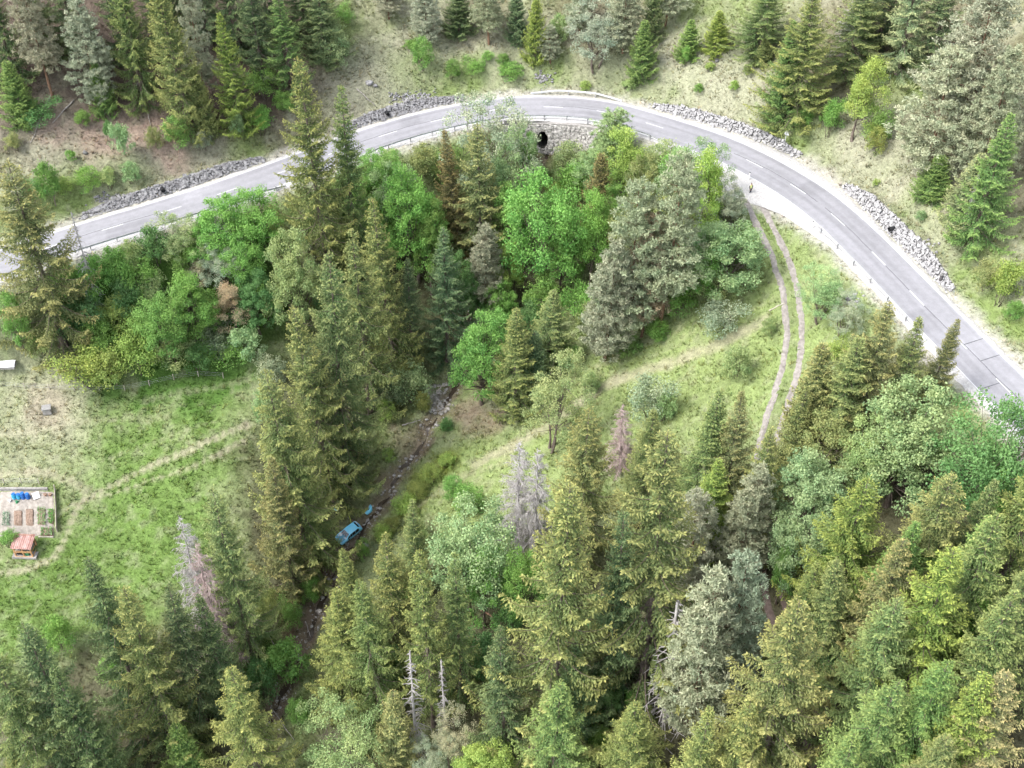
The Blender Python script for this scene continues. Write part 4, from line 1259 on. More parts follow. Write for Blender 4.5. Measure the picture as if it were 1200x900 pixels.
# ---- bottom centre
P('spruce', 419, 640, 755, 42, 'gold', "golden spruce tip overlapping the blue car", var=2)
P('spruce', 450, 628, 775, 62, 'gold', "golden spruce right of the one overlapping the car", var=1)
P('spruce', 480, 583, 700, 44, 'olive', "slender olive spruce left of the bright bottom tree", var=0)
P('spruce', 390, 682, 815, 66, 'gold', "golden spruce on the right bank of the ravine, below the car", var=2)
P('spruce', 428, 688, 852, 76, 'olive', "olive spruce in the lower ravine row", var=1)
P('spruce', 493, 645, 850, 56, 'gold', "golden umbrella-topped spruce with long bare lower stem", var=4)
P('spruce', 532, 655, 825, 52, 'olive', "olive spruce right of the umbrella-topped one", var=1)
P('broadleaf', 545, 595, 722, 92, 'mint', "big fresh green tree at the bottom centre", var=0)
P('broadleaf', 565, 640, 735, 56, 'bright', "brighter tree in front of the big fresh green one", var=1)
P('spruce', 655, 578, 882, 138, 'gold', "largest golden spruce in the bottom centre", var=3)
P('spruce', 690, 470, 668, 88, 'brown', "brown-gold spruce below the light green willow", var=1)
P('spruce', 788, 522, 815, 150, 'gold', "huge golden spruce right of the bottom centre", var=3)
P('spruce', 735, 600, 830, 70, 'dark', "dark spruce between the two huge golden ones", var=1)
P('snag', 478, 762, 885, 34, 'ash', "grey dead snag with bristling twigs, left one at the bottom")
P('snag', 516, 772, 872, 24, 'ash', "grey dead snag, right one at the bottom")
P('young', 458, 812, 910, 50, 'tan', "small tan-gold spruce at the bottom below the snags", var=1)
P('willow', 392, 838, 930, 92, 'pale', "pale green willow at the bottom edge", var=0)
P('willow', 526, 842, 905, 48, 'ash', "grey-lilac willow bush at the bottom edge", var=1)
P('willow', 498, 876, 925, 44, 'silver', "pale bush at the bottom edge between willow and snags", var=0)
P('broadleaf', 566, 868, 940, 66, 'yell', "yellow-green bush tree at the bottom edge", var=2)
P('spruce', 652, 796, 945, 92, 'green', "green spruce at the bottom edge right of centre", var=0)
P('spruce', 682, 768, 885, 64, 'bluegreen', "blue-green fir behind the green bottom spruce", var=2)
P('broadleaf', 712, 790, 850, 40, 'deep', "dark green bush tree in the gap at the bottom", var=0)
P('shrub', 742, 808, 845, 32, 'bright', "bright green bush beside the bristling snag at the bottom")
P('spruce', 760, 825, 950, 78, 'gold', "olive-gold spruce at the bottom right of centre", var=2)
P('snag', 797, 705, 845, 56, 'ash', "bristling dead snag left of the big grey pine")
P('spruce', 590, 740, 900, 70, 'dark', "dark spruce behind the largest golden spruce", var=1)
P('shrub', 705, 850, 890, 34, 'leaf', "green bush around the broken dead branch at the bottom")
P('shrub', 600, 700, 745, 40, 'deep', "dark bush in the shade of the largest golden spruce")
# ---- right of centre
P('spruce', 765, 482, 590, 54, 'olive', "narrow olive spruce at the lower edge of the grassy slope", var=0)
P('spruce', 833, 466, 618, 64, 'olive', "brownish olive spruce below the grassy slope", var=2)
P('spruce', 874, 455, 610, 54, 'brown', "brown spruce left of the lower track", var=0)
P('spruce', 838, 530, 655, 60, 'lime', "yellow-green spruce in front of the brownish olive one", var=2)
P('spruce', 903, 505, 650, 60, 'gold', "golden spruce beside the end of the visible track", var=1)
P('pine', 885, 545, 680, 76, 'ash', "ashy pine below the golden track-side spruce", var=2)
P('pine', 826, 575, 700, 74, 'blue', "blue-grey pine between the huge golden spruce and the ashy pine", var=0)
P('pine', 838, 668, 858, 110, 'ash', "big grey pine in the lower right, left one", var=2)
P('pine', 878, 650, 830, 84, 'blue', "big blue-grey pine in the lower right, right one", var=0)
P('young', 968, 400, 540, 66, 'brown', "brown spruce right of the track at the woodland tip", var=1)
P('spruce', 1045, 352, 528, 84, 'brown', "brown-olive spruce overlapping the road edge", var=0)
P('spruce', 1008, 385, 535, 76, 'olive', "olive spruce between track and road", var=2)
P('spruce', 1085, 372, 515, 56, 'olive', "olive spruce close to the right road", var=0)
P('spruce', 1116, 372, 478, 36, 'brown', "slim brown spruce overlapping the right road", var=2)
P('spruce', 940, 450, 575, 50, 'olive', "dark olive spruce shading the track", var=1)
P('willow', 980, 480, 575, 90, 'olbright', "weeping yellow-green tree in the right wood", var=1)
P('broadleaf', 1078, 462, 592, 112, 'mint', "large rounded pale green tree beside the right road", var=2)
P('broadleaf', 1035, 490, 600, 60, 'pale', "pale green tree joined to the large rounded one", var=0)
P('broadleaf', 966, 532, 645, 86, 'mint', "minty green tree in the right wood beside the track", var=2)
P('broadleaf', 1195, 478, 640, 110, 'deep', "deep green broadleaf tree at the right edge by the road", var=0)
P('broadleaf', 945, 590, 700, 64, 'mint', "blossoming pale tree beside the dark track gap", var=0)
P('broadleaf', 925, 640, 708, 36, 'bright', "bright bush tree at the dark track gap", var=1)
P('spruce', 1018, 560, 735, 104, 'lime', "yellow-green spruce in the middle of the right wood", var=1)
P('spruce', 1112, 548, 720, 108, 'gold', "golden spruce below the large rounded pale tree", var=1)
P('spruce', 1175, 600, 790, 90, 'olive', "olive spruce at the right edge below the deep green tree", var=3)
P('spruce', 1060, 625, 800, 96, 'brown', "brownish spruce in the right wood", var=3)
P('spruce', 1000, 650, 800, 86, 'olive', "olive spruce right of the dark track gap", var=2)
P('spruce', 1122, 650, 850, 120, 'lime', "bright lime spruce in the right wood with star-shaped top", var=3)
P('spruce', 1055, 705, 880, 110, 'olive', "olive spruce left of the lime star-topped one", var=1)
P('spruce', 1190, 690, 870, 90, 'olive', "olive spruce at the right edge, lower", var=1)
P('spruce', 960, 660, 790, 60, 'gold', "slim golden spruce at the left border of the right wood", var=0)
P('spruce', 940, 705, 930, 132, 'gold', "broad golden spruce at the bottom right, left of the dark gap", var=3)
P('spruce', 1045, 790, 955, 110, 'green', "green spruce at the bottom of the right wood", var=2)
P('spruce', 1105, 770, 945, 100, 'green', "green spruce right of the bottom green one", var=1)
P('spruce', 1150, 790, 960, 90, 'lime', "lime-tinted spruce near the bottom right corner", var=2)
P('spruce', 1195, 795, 965, 110, 'tan', "tan-tipped spruce in the bottom right corner", var=3)
P('spruce', 1110, 855, 1000, 100, 'olive', "olive spruce cut by the bottom edge, right wood", var=1)
P('spruce', 880, 815, 960, 80, 'gold', "golden spruce at the bottom edge beside the big grey pine", var=1)
P('spruce', 1010, 860, 1000, 80, 'green', "green spruce cut by the bottom edge beside the dark gap", var=0)
P('spruce', 830, 830, 985, 70, 'gold', "golden spruce cut by the bottom edge, below the big grey pine", var=0)
P('broadleaf', 1180, 560, 660, 60, 'bright', "bright bush tree under the deep green tree at the right edge", var=1)
P('spruce', 1160, 560, 700, 60, 'olive', "olive spruce left of the deep green right-edge tree", var=0)

# ---- undergrowth inside the bend and under the trees
U = [('shrub', 425, 185, 222, 40, 'mint', "minty bush just below the guardrail where the bend begins"), ('shrub', 458, 178, 215, 36, 'pale', "pale bush below the guardrail, left of the large willow"), ('shrub', 495, 168, 205, 40, 'olbright', "olive bush below the guardrail beside the ravine head"),
     ('shrub', 520, 172, 215, 34, 'leaf', "green bush between the guardrail and the slim reddish spruce"), ('shrub', 415, 205, 250, 44, 'leaf', "green bush under the olive spruce, below the bend"), ('broadleaf', 455, 228, 300, 50, 'leaf', "green tree crowded behind the golden ravine spruce"),
     ('shrub', 665, 168, 205, 40, 'pale', "pale bush right of the culvert mouth"), ('shrub', 636, 186, 215, 28, 'mint', "minty bush at the outflow of the culvert"), ('shrub', 672, 195, 240, 44, 'bright', "bright bush below the headwall"), ('shrub', 655, 210, 250, 40, 'yell', "yellow-green bush in the ravine below the headwall"),
     ('broadleaf', 605, 215, 320, 50, 'leaf', "green tree in the shade of the large grey-green willow"), ('broadleaf', 720, 215, 300, 44, 'bright', "bright tree right of the reddish young spruce"), ('shrub', 780, 168, 215, 44, 'pale', "pale bush below the guardrail, right of the yellow-green tree"), ('shrub', 800, 178, 235, 44, 'bright', "bright bush under the guardrail left of the minty tree"),
     ('broadleaf', 800, 215, 310, 50, 'olbright', "olive-yellow tree between the grey pines and the minty tree"), ('shrub', 830, 235, 290, 44, 'leaf', "green bush below the yellow-green tree by the junction"), ('shrub', 875, 262, 310, 34, 'bright', "bright bush next to the upper wheel ruts"), ('shrub', 800, 320, 365, 46, 'leaf', "dark green bush on the slope right of the tall grey pine"),
     ('shrub', 835, 300, 350, 44, 'pale', "pale bush at the lower edge of the trees left of the track"), ('broadleaf', 540, 300, 395, 44, 'deep', "deep green tree in the dark of the ravine, left of the grey pine"), ('shrub', 620, 350, 392, 40, 'deep', "dark bush in the ravine below the largest maple"), ('shrub', 680, 330, 375, 44, 'bright', "bright undergrowth bush below the maples"),
     ('shrub', 640, 325, 370, 44, 'leaf', "green undergrowth bush below the largest maple"), ('broadleaf', 395, 320, 420, 50, 'deep', "deep green tree between the spruces above the ravine"), ('shrub', 700, 355, 400, 44, 'olbright', "olive bush left of the lowest grey pine"),
     ('shrub', 470, 665, 720, 44, 'leaf', "leafy bush between the golden spruces at the bottom centre"), ('shrub', 560, 745, 790, 50, 'deep', "dark undergrowth bush left of the largest golden spruce"), ('shrub', 715, 690, 745, 50, 'deep', "dark undergrowth bush between the two huge golden spruces"), ('shrub', 450, 760, 810, 40, 'deep', "dark bush left of the bristling bottom snag"),
     ('broadleaf', 620, 640, 740, 50, 'leaf', "green tree hidden left of the largest golden spruce"), ('shrub', 790, 600, 650, 50, 'leaf', "green bush behind the huge golden spruce"), ('broadleaf', 1000, 600, 690, 50, 'bright', "bright tree beside the yellow-green spruce of the right wood"), ('broadleaf', 1090, 640, 740, 56, 'leaf', "green tree among the golden spruces of the right wood"),
     ('shrub', 985, 760, 820, 50, 'deep', "dark bush right of the dark track gap"), ('broadleaf', 1150, 700, 800, 50, 'leaf', "green tree beside the lime star-topped spruce"), ('shrub', 130, 760, 800, 44, 'leaf', "leafy bush under the golden wide-fronded spruce, lower left"), ('shrub', 60, 720, 760, 40, 'leaf', "leafy bush on the meadow edge left of the dark-topped spruce")]
for t_ in U:
    P(*t_)

P('spruce', 1225, 630, 820, 84, 'olive', "olive spruce half outside the right edge, below the deep green tree", var=0)
P('spruce', 1235, 520, 700, 80, 'gold', "golden spruce half outside the right edge beside the deep green tree", var=1)
P('spruce', 1150, 605, 770, 76, 'green', "green spruce between golden ones near the right edge", var=2)
P('spruce', -18, 762, 955, 96, 'olive', "olive spruce half outside the left edge at the lower left corner", var=1)
P('spruce', 1075, 600, 760, 76, 'green', "green spruce behind the brownish spruce of the right wood", var=0)
# ================================================================ BUILT THINGS
rg = random.Random(17)
M_STONE = noise_mat("rubble_stone", (.135, .131, .134), (.32, .314, .318), 2.4, .95, .4, 8)
M_STONEW = noise_mat("pale_rubble_stone", (.17, .166, .168), (.40, .392, .394), 2.4, .95, .4, 8)
M_MORTAR = noise_mat("dark_joint", (.13, .127, .125), (.20, .195, .19), 4, .95)
M_CONC = noise_mat("old_concrete", (.24, .225, .21), (.34, .325, .31), 2, .9, .3)
M_STEEL = noise_mat("galvanised_steel", (.48, .49, .50), (.60, .61, .62), 3, .5)
M_POST = noise_mat("weathered_steel_post", (.30, .30, .31), (.42, .42, .43), 3, .6, metal=.3)
M_BLACK = noise_mat("black_plastic", (.015, .015, .017), (.03, .03, .032), 4, .5)
M_WHITE = noise_mat("white_paint", (.70, .70, .70), (.82, .82, .81), 4, .5)
M_WOOD = noise_mat("weathered_timber", (.33, .29, .24), (.47, .43, .37), 5, .85)
M_ORANGE = noise_mat("fresh_orange_timber", (.42, .23, .11), (.55, .32, .16), 5, .8)
M_ROOF = noise_mat("rusty_pink_roof_sheet", (.25, .125, .105), (.36, .225, .20), 1.6, .7)
M_SOIL = noise_mat("dug_soil", (.17, .115, .085), (.27, .20, .155), 3, .95, .8, 9)
M_PSOIL = noise_mat("dry_trodden_soil", (.23, .205, .18), (.33, .30, .265), 2, .95, .5, 9)
M_LOG = noise_mat("grey_dead_log", (.24, .215, .195), (.40, .37, .345), 4, .9)
M_RLOG = noise_mat("reddish_log", (.25, .14, .09), (.36, .22, .15), 4, .9)
M_ROCK = noise_mat("tan_boulder", (.40, .31, .245), (.58, .48, .41), 1.3, .95, .6, 5)
M_GROCK = noise_mat("grey_stream_stone", (.20, .185, .165), (.46, .44, .42), 2.5, .9, .5, 5)

def stone_box(V, Fc, c, ax, ay, az, d, rng):
    """one rough block with frame ax, ay, az"""
    w_ = rng.gauss(0, .35)
    ax, ay = ax * math.cos(w_) + ay * math.sin(w_), ay * math.cos(w_) - ax * math.sin(w_)
    n = len(V)
    for sx in (-1, 1):
        for sy in (-1, 1):
            for sz in (-1, 1):
                k = [s_ * d_ * .5 * rng.uniform(.72, 1.05) for s_, d_ in zip((sx, sy, sz), d)]
                V.append(c + ax * k[0] + ay * k[1] + az * k[2])
    Fc += [tuple(n + i for i in f) for f in [(0, 1, 3, 2), (4, 6, 7, 5), (0, 4, 5, 1), (2, 3, 7, 6), (0, 2, 6, 4), (1, 5, 7, 3)]]

# ---- rubble facings above the road
for wi, (ia, ib, prof, lab) in enumerate(WSPAN):
    mid = (ia + ib) // 2
    root = tag(empty("stone_wall", tuple(ROAD[mid] + RN[mid] * (HALF + W_OUT[mid] + .5))), lab, "stone wall", "rubble facings along the road")
    org = np.array(root.location)
    V, Fc, B = [], [], []
    for i in range(ia, ib):
        hw = prof[i]
        foot = ROAD[i] + RN[i] * (HALF + W_OUT[i] + .15)
        foot[2] = ROAD[i, 2] + BANK * 5 - .15
        top = foot + RN[i] * (.55 + .5 * hw) + np.array([0, 0, hw + .1])
        B.append((foot - RN[i] * -.14, top + RN[i] * .25))
        up = (top - foot)
        ln = np.linalg.norm(up)
        up /= ln
        nor = np.cross(up, RT[i])
        nor *= np.sign(nor @ (-RN[i]) + nor[2])
        m = 0.0
        while m < ln:
            sz = rg.uniform(.18, .42)
            for q in (0, .28, .55):
                c = foot + RT[i] * (q + rg.uniform(-.12, .12)) + up * (m + sz / 2 + rg.uniform(-.1, .1)) + nor * rg.uniform(-.12, .08)
                k_ = 1.9 if rg.random() < .06 else 1.0
                stone_box(V, Fc, c - org, RT[i], up, nor, (rg.uniform(.18, .46) * k_, sz * rg.uniform(.8, 1.15) * k_, .32 * k_), rg)
            m += sz * 1.02
    me = bpy.data.meshes.new("stones")
    me.from_pydata([tuple(v) for v in V], [], Fc)
    tag(link("stones", me, M_STONEW if wi in (2, 3) else M_STONE, root), kind="stuff")
    B = np.array(B)
    Vb = B.reshape(-1, 3) - org
    n = len(B)
    link("joint_bed", np_mesh("joint_bed", Vb, [(2 * i, 2 * i + 2, 2 * i + 3, 2 * i + 1) for i in range(n - 1)]), M_MORTAR, root)

# ---- culvert headwall
cw = empty("culvert_wall", tuple(ROAD[CUL] + RN[CUL] * (wall_off - .35)))
tag(cw, "pale stone headwall under the bend with a round culvert mouth", "culvert")
org = np.array(cw.location)
def wall_pt(s_, z_, out=0.0):
    i = int(np.clip(np.searchsorted(ROAD_S, ROAD_S[CUL] + s_), 1, len(ROAD) - 2))
    f = (ROAD_S[CUL] + s_ - ROAD_S[i - 1]) / (ROAD_S[i] - ROAD_S[i - 1])
    b = ROAD[i - 1] * (1 - f) + ROAD[i] * f
    nrm = RN[i]
    bat = (ROAD[CUL, 2] - z_) * .12
    p = b + nrm * (wall_off - .32 - bat - out)
    p[2] = z_
    return p - org, RT[i], nrm, b[2]
ECZ, EA, EB = CUL_BASE + 1.45, 1.1, 1.55
inside = lambda s_, z_, k=1.0: ((s_) / (EA * k)) ** 2 + ((z_ - ECZ) / (EB * k)) ** 2 < 1
M_BED = M_MORTAR
V, Fc = [], []
s_ = -7.0
while s_ < 11.0:
    z_ = CUL_BASE - .8
    wst = rg.uniform(.38, .55)
    while True:
        hs = rg.uniform(.28, .46)
        p, t_, nrm, rzz = wall_pt(s_ + rg.uniform(-.08, .08), z_ + hs / 2, rg.uniform(-.02, .16))
        if z_ > rzz - .75:
            break
        if not inside(s_, z_ + hs / 2, 1.12):
            stone_box(V, Fc, p, t_, np.array([0, 0, 1.]), nrm, (wst * 1.0, hs * 1.02, .4), rg)
        z_ += hs
    s_ += .46
me = bpy.data.meshes.new("stones")
me.from_pydata([tuple(v) for v in V], [], Fc)
tag(link("stones", me, noise_mat("pale_headwall_stone", (.26, .245, .235), (.60, .57, .55), 2.4, .95, .4, 8), cw), kind="stuff")
V, Fc = [], []
ss, zs_ = np.arange(-7.2, 11.2, .2), np.arange(CUL_BASE - 1, ROAD[CUL, 2] - .3, .2)
for a in ss:
    for b in zs_:
        if not inside(a + .1, b + .1, 1.02):
            n = len(V)
            for q in ((a, b), (a + .2, b), (a + .2, b + .2), (a, b + .2)):
                V.append(wall_pt(q[0], q[1], -.02)[0])
            Fc.append((n, n + 1, n + 2, n + 3))
me = bpy.data.meshes.new("joint_bed")
me.from_pydata([tuple(v) for v in V], [], Fc)
link("joint_bed", me, M_MORTAR, cw)
V, Fc = [], []
for k in range(26):
    w_ = 2 * math.pi * k / 26
    p, t_, nrm, _ = wall_pt(EA * 1.1 * math.cos(w_), ECZ + EB * 1.08 * math.sin(w_), .08)
    rad = t_ * math.cos(w_) + np.array([0, 0, math.sin(w_)])
    stone_box(V, Fc, p, rad, np.cross(nrm, rad), nrm, (.26, .28, .42), rg)
me = bpy.data.meshes.new("arch_ring")
me.from_pydata([tuple(v) for v in V], [], Fc)
link("arch_ring", me, M_CONC, cw)
V, Fc = [], []
for j, dd in enumerate((0.05, 1.2, 2.5, 5.2)):
    for k in range(24):
        w_ = 2 * math.pi * k / 24
        V.append(RT[CUL] * EA * math.cos(w_) + RN[CUL] * dd + np.array([0, 0, ECZ + EB * math.sin(w_) - org[2]]))
for j in range(3):
    for k in range(24):
        Fc.append((j * 24 + k, j * 24 + (k + 1) % 24, (j + 1) * 24 + (k + 1) % 24, (j + 1) * 24 + k))
Fc.append(tuple(72 + k for k in range(24)))
me = bpy.data.meshes.new("pipe")
me.from_pydata([tuple(v) for v in V], [], Fc)
link("pipe", me, noise_mat("dark_grey_pipe", (.04, .036, .032), (.07, .065, .06), 3), cw)  # dark grey inside of the culvert pipe
V, Fc = [], []
sp = np.arange(-7.2, 11.3, .6)
for k, a in enumerate(sp):
    _, t_, nrm, rzz = wall_pt(a, ROAD[CUL, 2] - .6)
    for off, dz in ((-.55, -.85), (-.55, -.28), (.05, -.28), (.05, -.85)):
        q = wall_pt(a, ROAD[CUL, 2], 0)[0] - nrm * (-.0) + nrm * (off + .32)
        q[2] = rzz + dz + BANK * wall_off + .1 - org[2]
        V.append(q)
    if k:
        for e in range(4):
            Fc.append((k * 4 - 4 + e, k * 4 - 4 + (e + 1) % 4, k * 4 + (e + 1) % 4, k * 4 + e))
Fc += [(0, 1, 2, 3), tuple(len(V) - 4 + e for e in (3, 2, 1, 0))]
me = bpy.data.meshes.new("parapet")
me.from_pydata([tuple(v) for v in V], [], Fc)
link("parapet", me, M_CONC, cw)

# ---- guardrails
def guardrail(i0, i1, off, lab, step=4.0, bury=True):
    mid = (i0 + i1) // 2
    root = tag(empty("guardrail", tuple(ROAD[mid] + RN[mid] * off)), lab, "guardrail", "steel guardrails along the road")
    org = np.array(root.location)
    sgn = 1 if off < 0 else -1
    prof = [(-.02, .47), (.06, .50), (.06, .57), (0, .62), (.06, .67), (.06, .74), (-.02, .77)]
    r = np.arange(i0, i1 + 1)
    V = []
    ends = np.clip(np.minimum(r - i0, i1 - r) / 5.0, 0, 1) if bury else np.ones(len(r))
    for a, b in prof:
        o_ = off + sgn * a
        p = ROAD[r] + RN[r] * o_
        p[:, 2] = ROAD[r, 2] + BANK * off + b - (1 - ends) * .55
        V.append(p - org)
    V = np.stack(V, 1)
    n, m = V.shape[:2]
    idx = np.arange(n * m).reshape(n, m)
    Fq = np.stack([idx[:-1, :-1], idx[1:, :-1], idx[1:, 1:], idx[:-1, 1:]], -1).reshape(-1, 4)
    link("rail", np_mesh("rail", V.reshape(-1, 3), Fq), M_STEEL, root)
    pm = None
    s_ = ROAD_S[i0] + 1.5
    while s_ < ROAD_S[i1] - 1:
        i = int(np.searchsorted(ROAD_S, s_))
        p = ROAD[i] + RN[i] * (off - sgn * .09)
        p[2] = ROAD[i, 2] + BANK * off + .2
        if pm is None:
            mb = MB().box((0, 0, 0), (.10, .14, 1.2)).box((0, sgn * -.0, .32), (.14, .18, .2))
            o_ = mb.build("post", M_POST, root)
            pm = o_.data
        else:
            o_ = link("post", pm, None, root)
        o_.location = tuple(p - org)
        o_.rotation_euler = (0, 0, math.atan2(RT[i, 1], RT[i, 0]))
        s_ += step
gi = -(HALF + .5)
guardrail(road_i(20), road_i(322), gi, "steel guardrail on the valley side of the left road, above the bushes")
guardrail(road_i(408), road_i(800), gi, "steel guardrail on the inner side of the bend above the culvert")
guardrail(road_i(618), road_i(716), HALF + .75, "short steel guardrail on the outer side of the bend")
guardrail(road_i(984), road_i(1118), gi - .05, "steel guardrail on the valley side of the right straight, beside the spruces")

# ---- posts, pipes and signs by the road
def at_road(px, off, dz=0.0):
    i = road_i(px)
    p = ROAD[i] + RN[i] * off
    p[2] = ROAD[i, 2] + BANK * np.clip(off, -9, 9) + dz
    return p, math.atan2(RT[i, 1], RT[i, 0])
for px, off, lab in ((540, HALF + .5, "white marker post beside the road before the bend"), (1150, -(HALF + .75), "white marker post with dark cap on the right straight, below the guardrail end"),
                     (897, -(HALF + .3), "thin white marker post at the junction near the person"), (984, -(HALF + 1.0), "white marker post where the right guardrail begins")):
    p, rz_ = at_road(px, off)
    r_ = tag(empty("marker_post", tuple(p), rz_), lab, "marker post", "white marker posts along the road")
    MB().box((0, 0, .5), (.14, .10, 1.0)).build("post", M_WHITE, r_, bevel=.02)
    MB().box((0, 0, 1.055), (.15, .11, .11)).build("cap", M_BLACK, r_, bevel=.02)
for px, lab in ((199, "black drain pipe end in the stone facing of the left road"), (465, "black drain pipe end in the stone facing before the bend"), (1008, "black drain pipe end in the pale facing on the right")):
    p, rz_ = at_road(px, HALF + W_OUT[road_i(px)] + .55, .75)
    r_ = tag(empty("drain_pipe", tuple(p), rz_), lab, "pipe", "drain pipes in the stone facings")
    m = MB()
    n = 14
    for rr, y0, y1 in ((.30, -.55, .3),):
        Vp = [(rr * math.cos(2 * math.pi * k / n), y, rr * math.sin(2 * math.pi * k / n)) for y in (y0, y1) for k in range(n)]
        m.add(Vp, [(k, (k + 1) % n, n + (k + 1) % n, n + k) for k in range(n)])
    m.build("pipe_wall", M_BLACK, r_)
    MB().add([(.27 * math.cos(2 * math.pi * k / n), -.35, .27 * math.sin(2 * math.pi * k / n)) for k in range(n)], [tuple(range(n))]).build("pipe_bottom", M_BLACK, r_)
p, rz_ = at_road(1066, HALF + 1.3)
r_ = tag(empty("dark_bollard", tuple(p), rz_), "dark short bollard at the lower end of the right stone facing", "bollard")
MB().tube([(0, 0, 0), (0, 0, .7), (0, 0, 1.1)], [.22, .2, .16], 10).build("post", noise_mat("dark_stone", (.06, .055, .06), (.12, .11, .115), 3), r_)
MB().tube([(0, 0, 1.1), (0, 0, 1.25)], [.24, .2], 10).build("cap", M_MORTAR, r_)
p = ground_at(919, 171)
r_ = tag(empty("road_sign", tuple(p), math.radians(-38)), "white triangular road sign on a thin post beyond the bend", "sign")
MB().tube([(0, 0, -.2), (0, 0, 2.7)], .045, 8).build("post", M_STEEL, r_)
mb = MB()
tri = [(-.48, .06, 1.85), (.48, .06, 1.85), (0, .06, 2.7)]
mb.add(tri + [(x, .09, z) for x, _, z in tri], [(0, 1, 2), (5, 4, 3), (0, 3, 4, 1), (1, 4, 5, 2), (2, 5, 3, 0)]).build("plate", M_WHITE, r_, bevel=.01)
MB().box((0, .035, 2.05), (.3, .03, .05)).box((0, .035, 2.35), (.2, .03, .05)).build("bracket", M_POST, r_)

# ---- the person at the junction
M_SKIN = noise_mat("skin", (.45, .28, .20), (.52, .34, .25), 6, .6)
M_VEST = noise_mat("high_visibility_vest", (.62, .70, .22), (.78, .84, .38), 6, .7)
M_SHIRT = noise_mat("dark_shirt", (.05, .06, .08), (.08, .09, .11), 6, .8)
M_TROU = noise_mat("dark_trousers", (.03, .04, .06), (.055, .065, .09), 6, .85)
M_HAIR = noise_mat("dark_hair", (.02, .015, .012), (.05, .04, .03), 8, .7)
def skin(name, verts, edges, rad, mat, parent, root=0, lev=2):
    me = bpy.data.meshes.new(name)
    me.from_pydata([v for v in verts], edges, [])
    o = link(name, me, mat, parent)
    m = o.modifiers.new("skin", 'SKIN')
    m.use_smooth_shade = True
    for i, sv in enumerate(me.skin_vertices[0].data):
        r = rad[i]
        sv.radius = r if hasattr(r, '__len__') else (r, r)
        sv.use_root = (i == root)
    s = o.modifiers.new("subd", 'SUBSURF')
    s.levels = s.render_levels = lev
    return o
p = ground_at(879, 227)
per = tag(empty("person", tuple(p), math.radians(200)), "person in a yellow-white high-visibility vest and dark trousers standing at the junction", "person")
V = [(0, 0, .95), (0, 0, 1.12), (0, -.01, 1.32), (0, 0, 1.46), (0, .01, 1.53), (0, .025, 1.60), (0, .035, 1.68), (0, .03, 1.77)]
E = [(0, 1), (1, 2), (2, 3), (3, 4), (4, 5), (5, 6), (6, 7)]
Rr = [(.155, .11), (.145, .105), (.175, .115), (.10, .08), .055, .075, (.08, .098), .055]
def chain(pts, rads, start):
    a = start
    for q, r in zip(pts, rads):
        V.append(q); Rr.append(r); E.append((a, len(V) - 1)); a = len(V) - 1
    return a
for sx in (-1, 1):
    fwd = .10 if sx > 0 else -.04
    chain([(sx * .10, 0, .88), (sx * .105, fwd * .6, .48), (sx * .11, fwd * .4 - .01, .09), (sx * .12, fwd * .4 + .07, .035), (sx * .125, fwd * .4 + .15, .03)], [.098, .062, .045, .043, .032], 0)
    w = chain([(sx * .19, 0, 1.42), (sx * .245, -.02, 1.14), (sx * .235, .13, .92), (sx * .225, .19, .86)], [.062, .044, .033, (.034, .02)], 3)
    for k in range(4):
        x_ = sx * (.197 + .019 * k)
        ln = (.072, .084, .088, .066)[3 - k]
        chain([(x_, .20 + ln * .4, .815), (x_ - sx * .004, .19 + ln * .55, .815 - ln * .65)], [.010, .008], w)
    chain([(sx * .185, .20, .845), (sx * .175, .225, .81)], [.011, .009], w)
skin("body", V, E, Rr, M_SKIN, per)
skin("vest", [(0, 0, .90), (0, 0, 1.10), (0, -.01, 1.30), (0, 0, 1.45), (-.15, 0, 1.43), (.15, 0, 1.43)], [(0, 1), (1, 2), (2, 3), (3, 4), (3, 5)], [(.185, .14), (.175, .13), (.20, .14), (.12, .10), .075, .075], M_VEST, per)
Vt, Et, Rt = [(0, 0, .95)], [], [(.17, .125)]
for sx in (-1, 1):
    fwd = .10 if sx > 0 else -.04
    b = len(Vt)
    Vt += [(sx * .10, 0, .86), (sx * .105, fwd * .6, .48), (sx * .11, fwd * .4 - .01, .08)]
    Rt += [.112, .078, .066]
    Et += [(0, b), (b, b + 1), (b + 1, b + 2)]
skin("trousers", Vt, Et, Rt, M_TROU, per)
for sx in (-1, 1):
    skin("sleeve", [(sx * .19, 0, 1.43), (sx * .245, -.02, 1.15), (sx * .237, .11, .95)], [(0, 1), (1, 2)], [.075, .055, .045], M_SHIRT, per)
    fwd = .10 if sx > 0 else -.04
    skin("shoe", [(sx * .11, fwd * .4 - .03, .045), (sx * .12, fwd * .4 + .08, .04), (sx * .125, fwd * .4 + .19, .03)], [(0, 1), (1, 2)], [.055, .052, .038], M_BLACK, per)
skin("hair", [(0, -.01, 1.66), (0, .0, 1.76), (0, .04, 1.80)], [(0, 1), (1, 2)], [.078, .092, .07], M_HAIR, per)
MB().box((0, .128, 1.665), (.026, .035, .045)).build("nose", M_SKIN, per, bevel=.01)
for sx in (-1, 1):
    MB().box((sx * .032, .118, 1.695), (.022, .012, .010)).build("eye", M_BLACK, per)
    MB().box((sx * .085, .035, 1.68), (.018, .035, .055)).build("ear", M_SKIN, per, bevel=.006)
MB().box((0, .112, 1.625), (.045, .012, .010)).build("mouth", noise_mat("lips", (.4, .18, .15), (.45, .2, .17), 5), per)

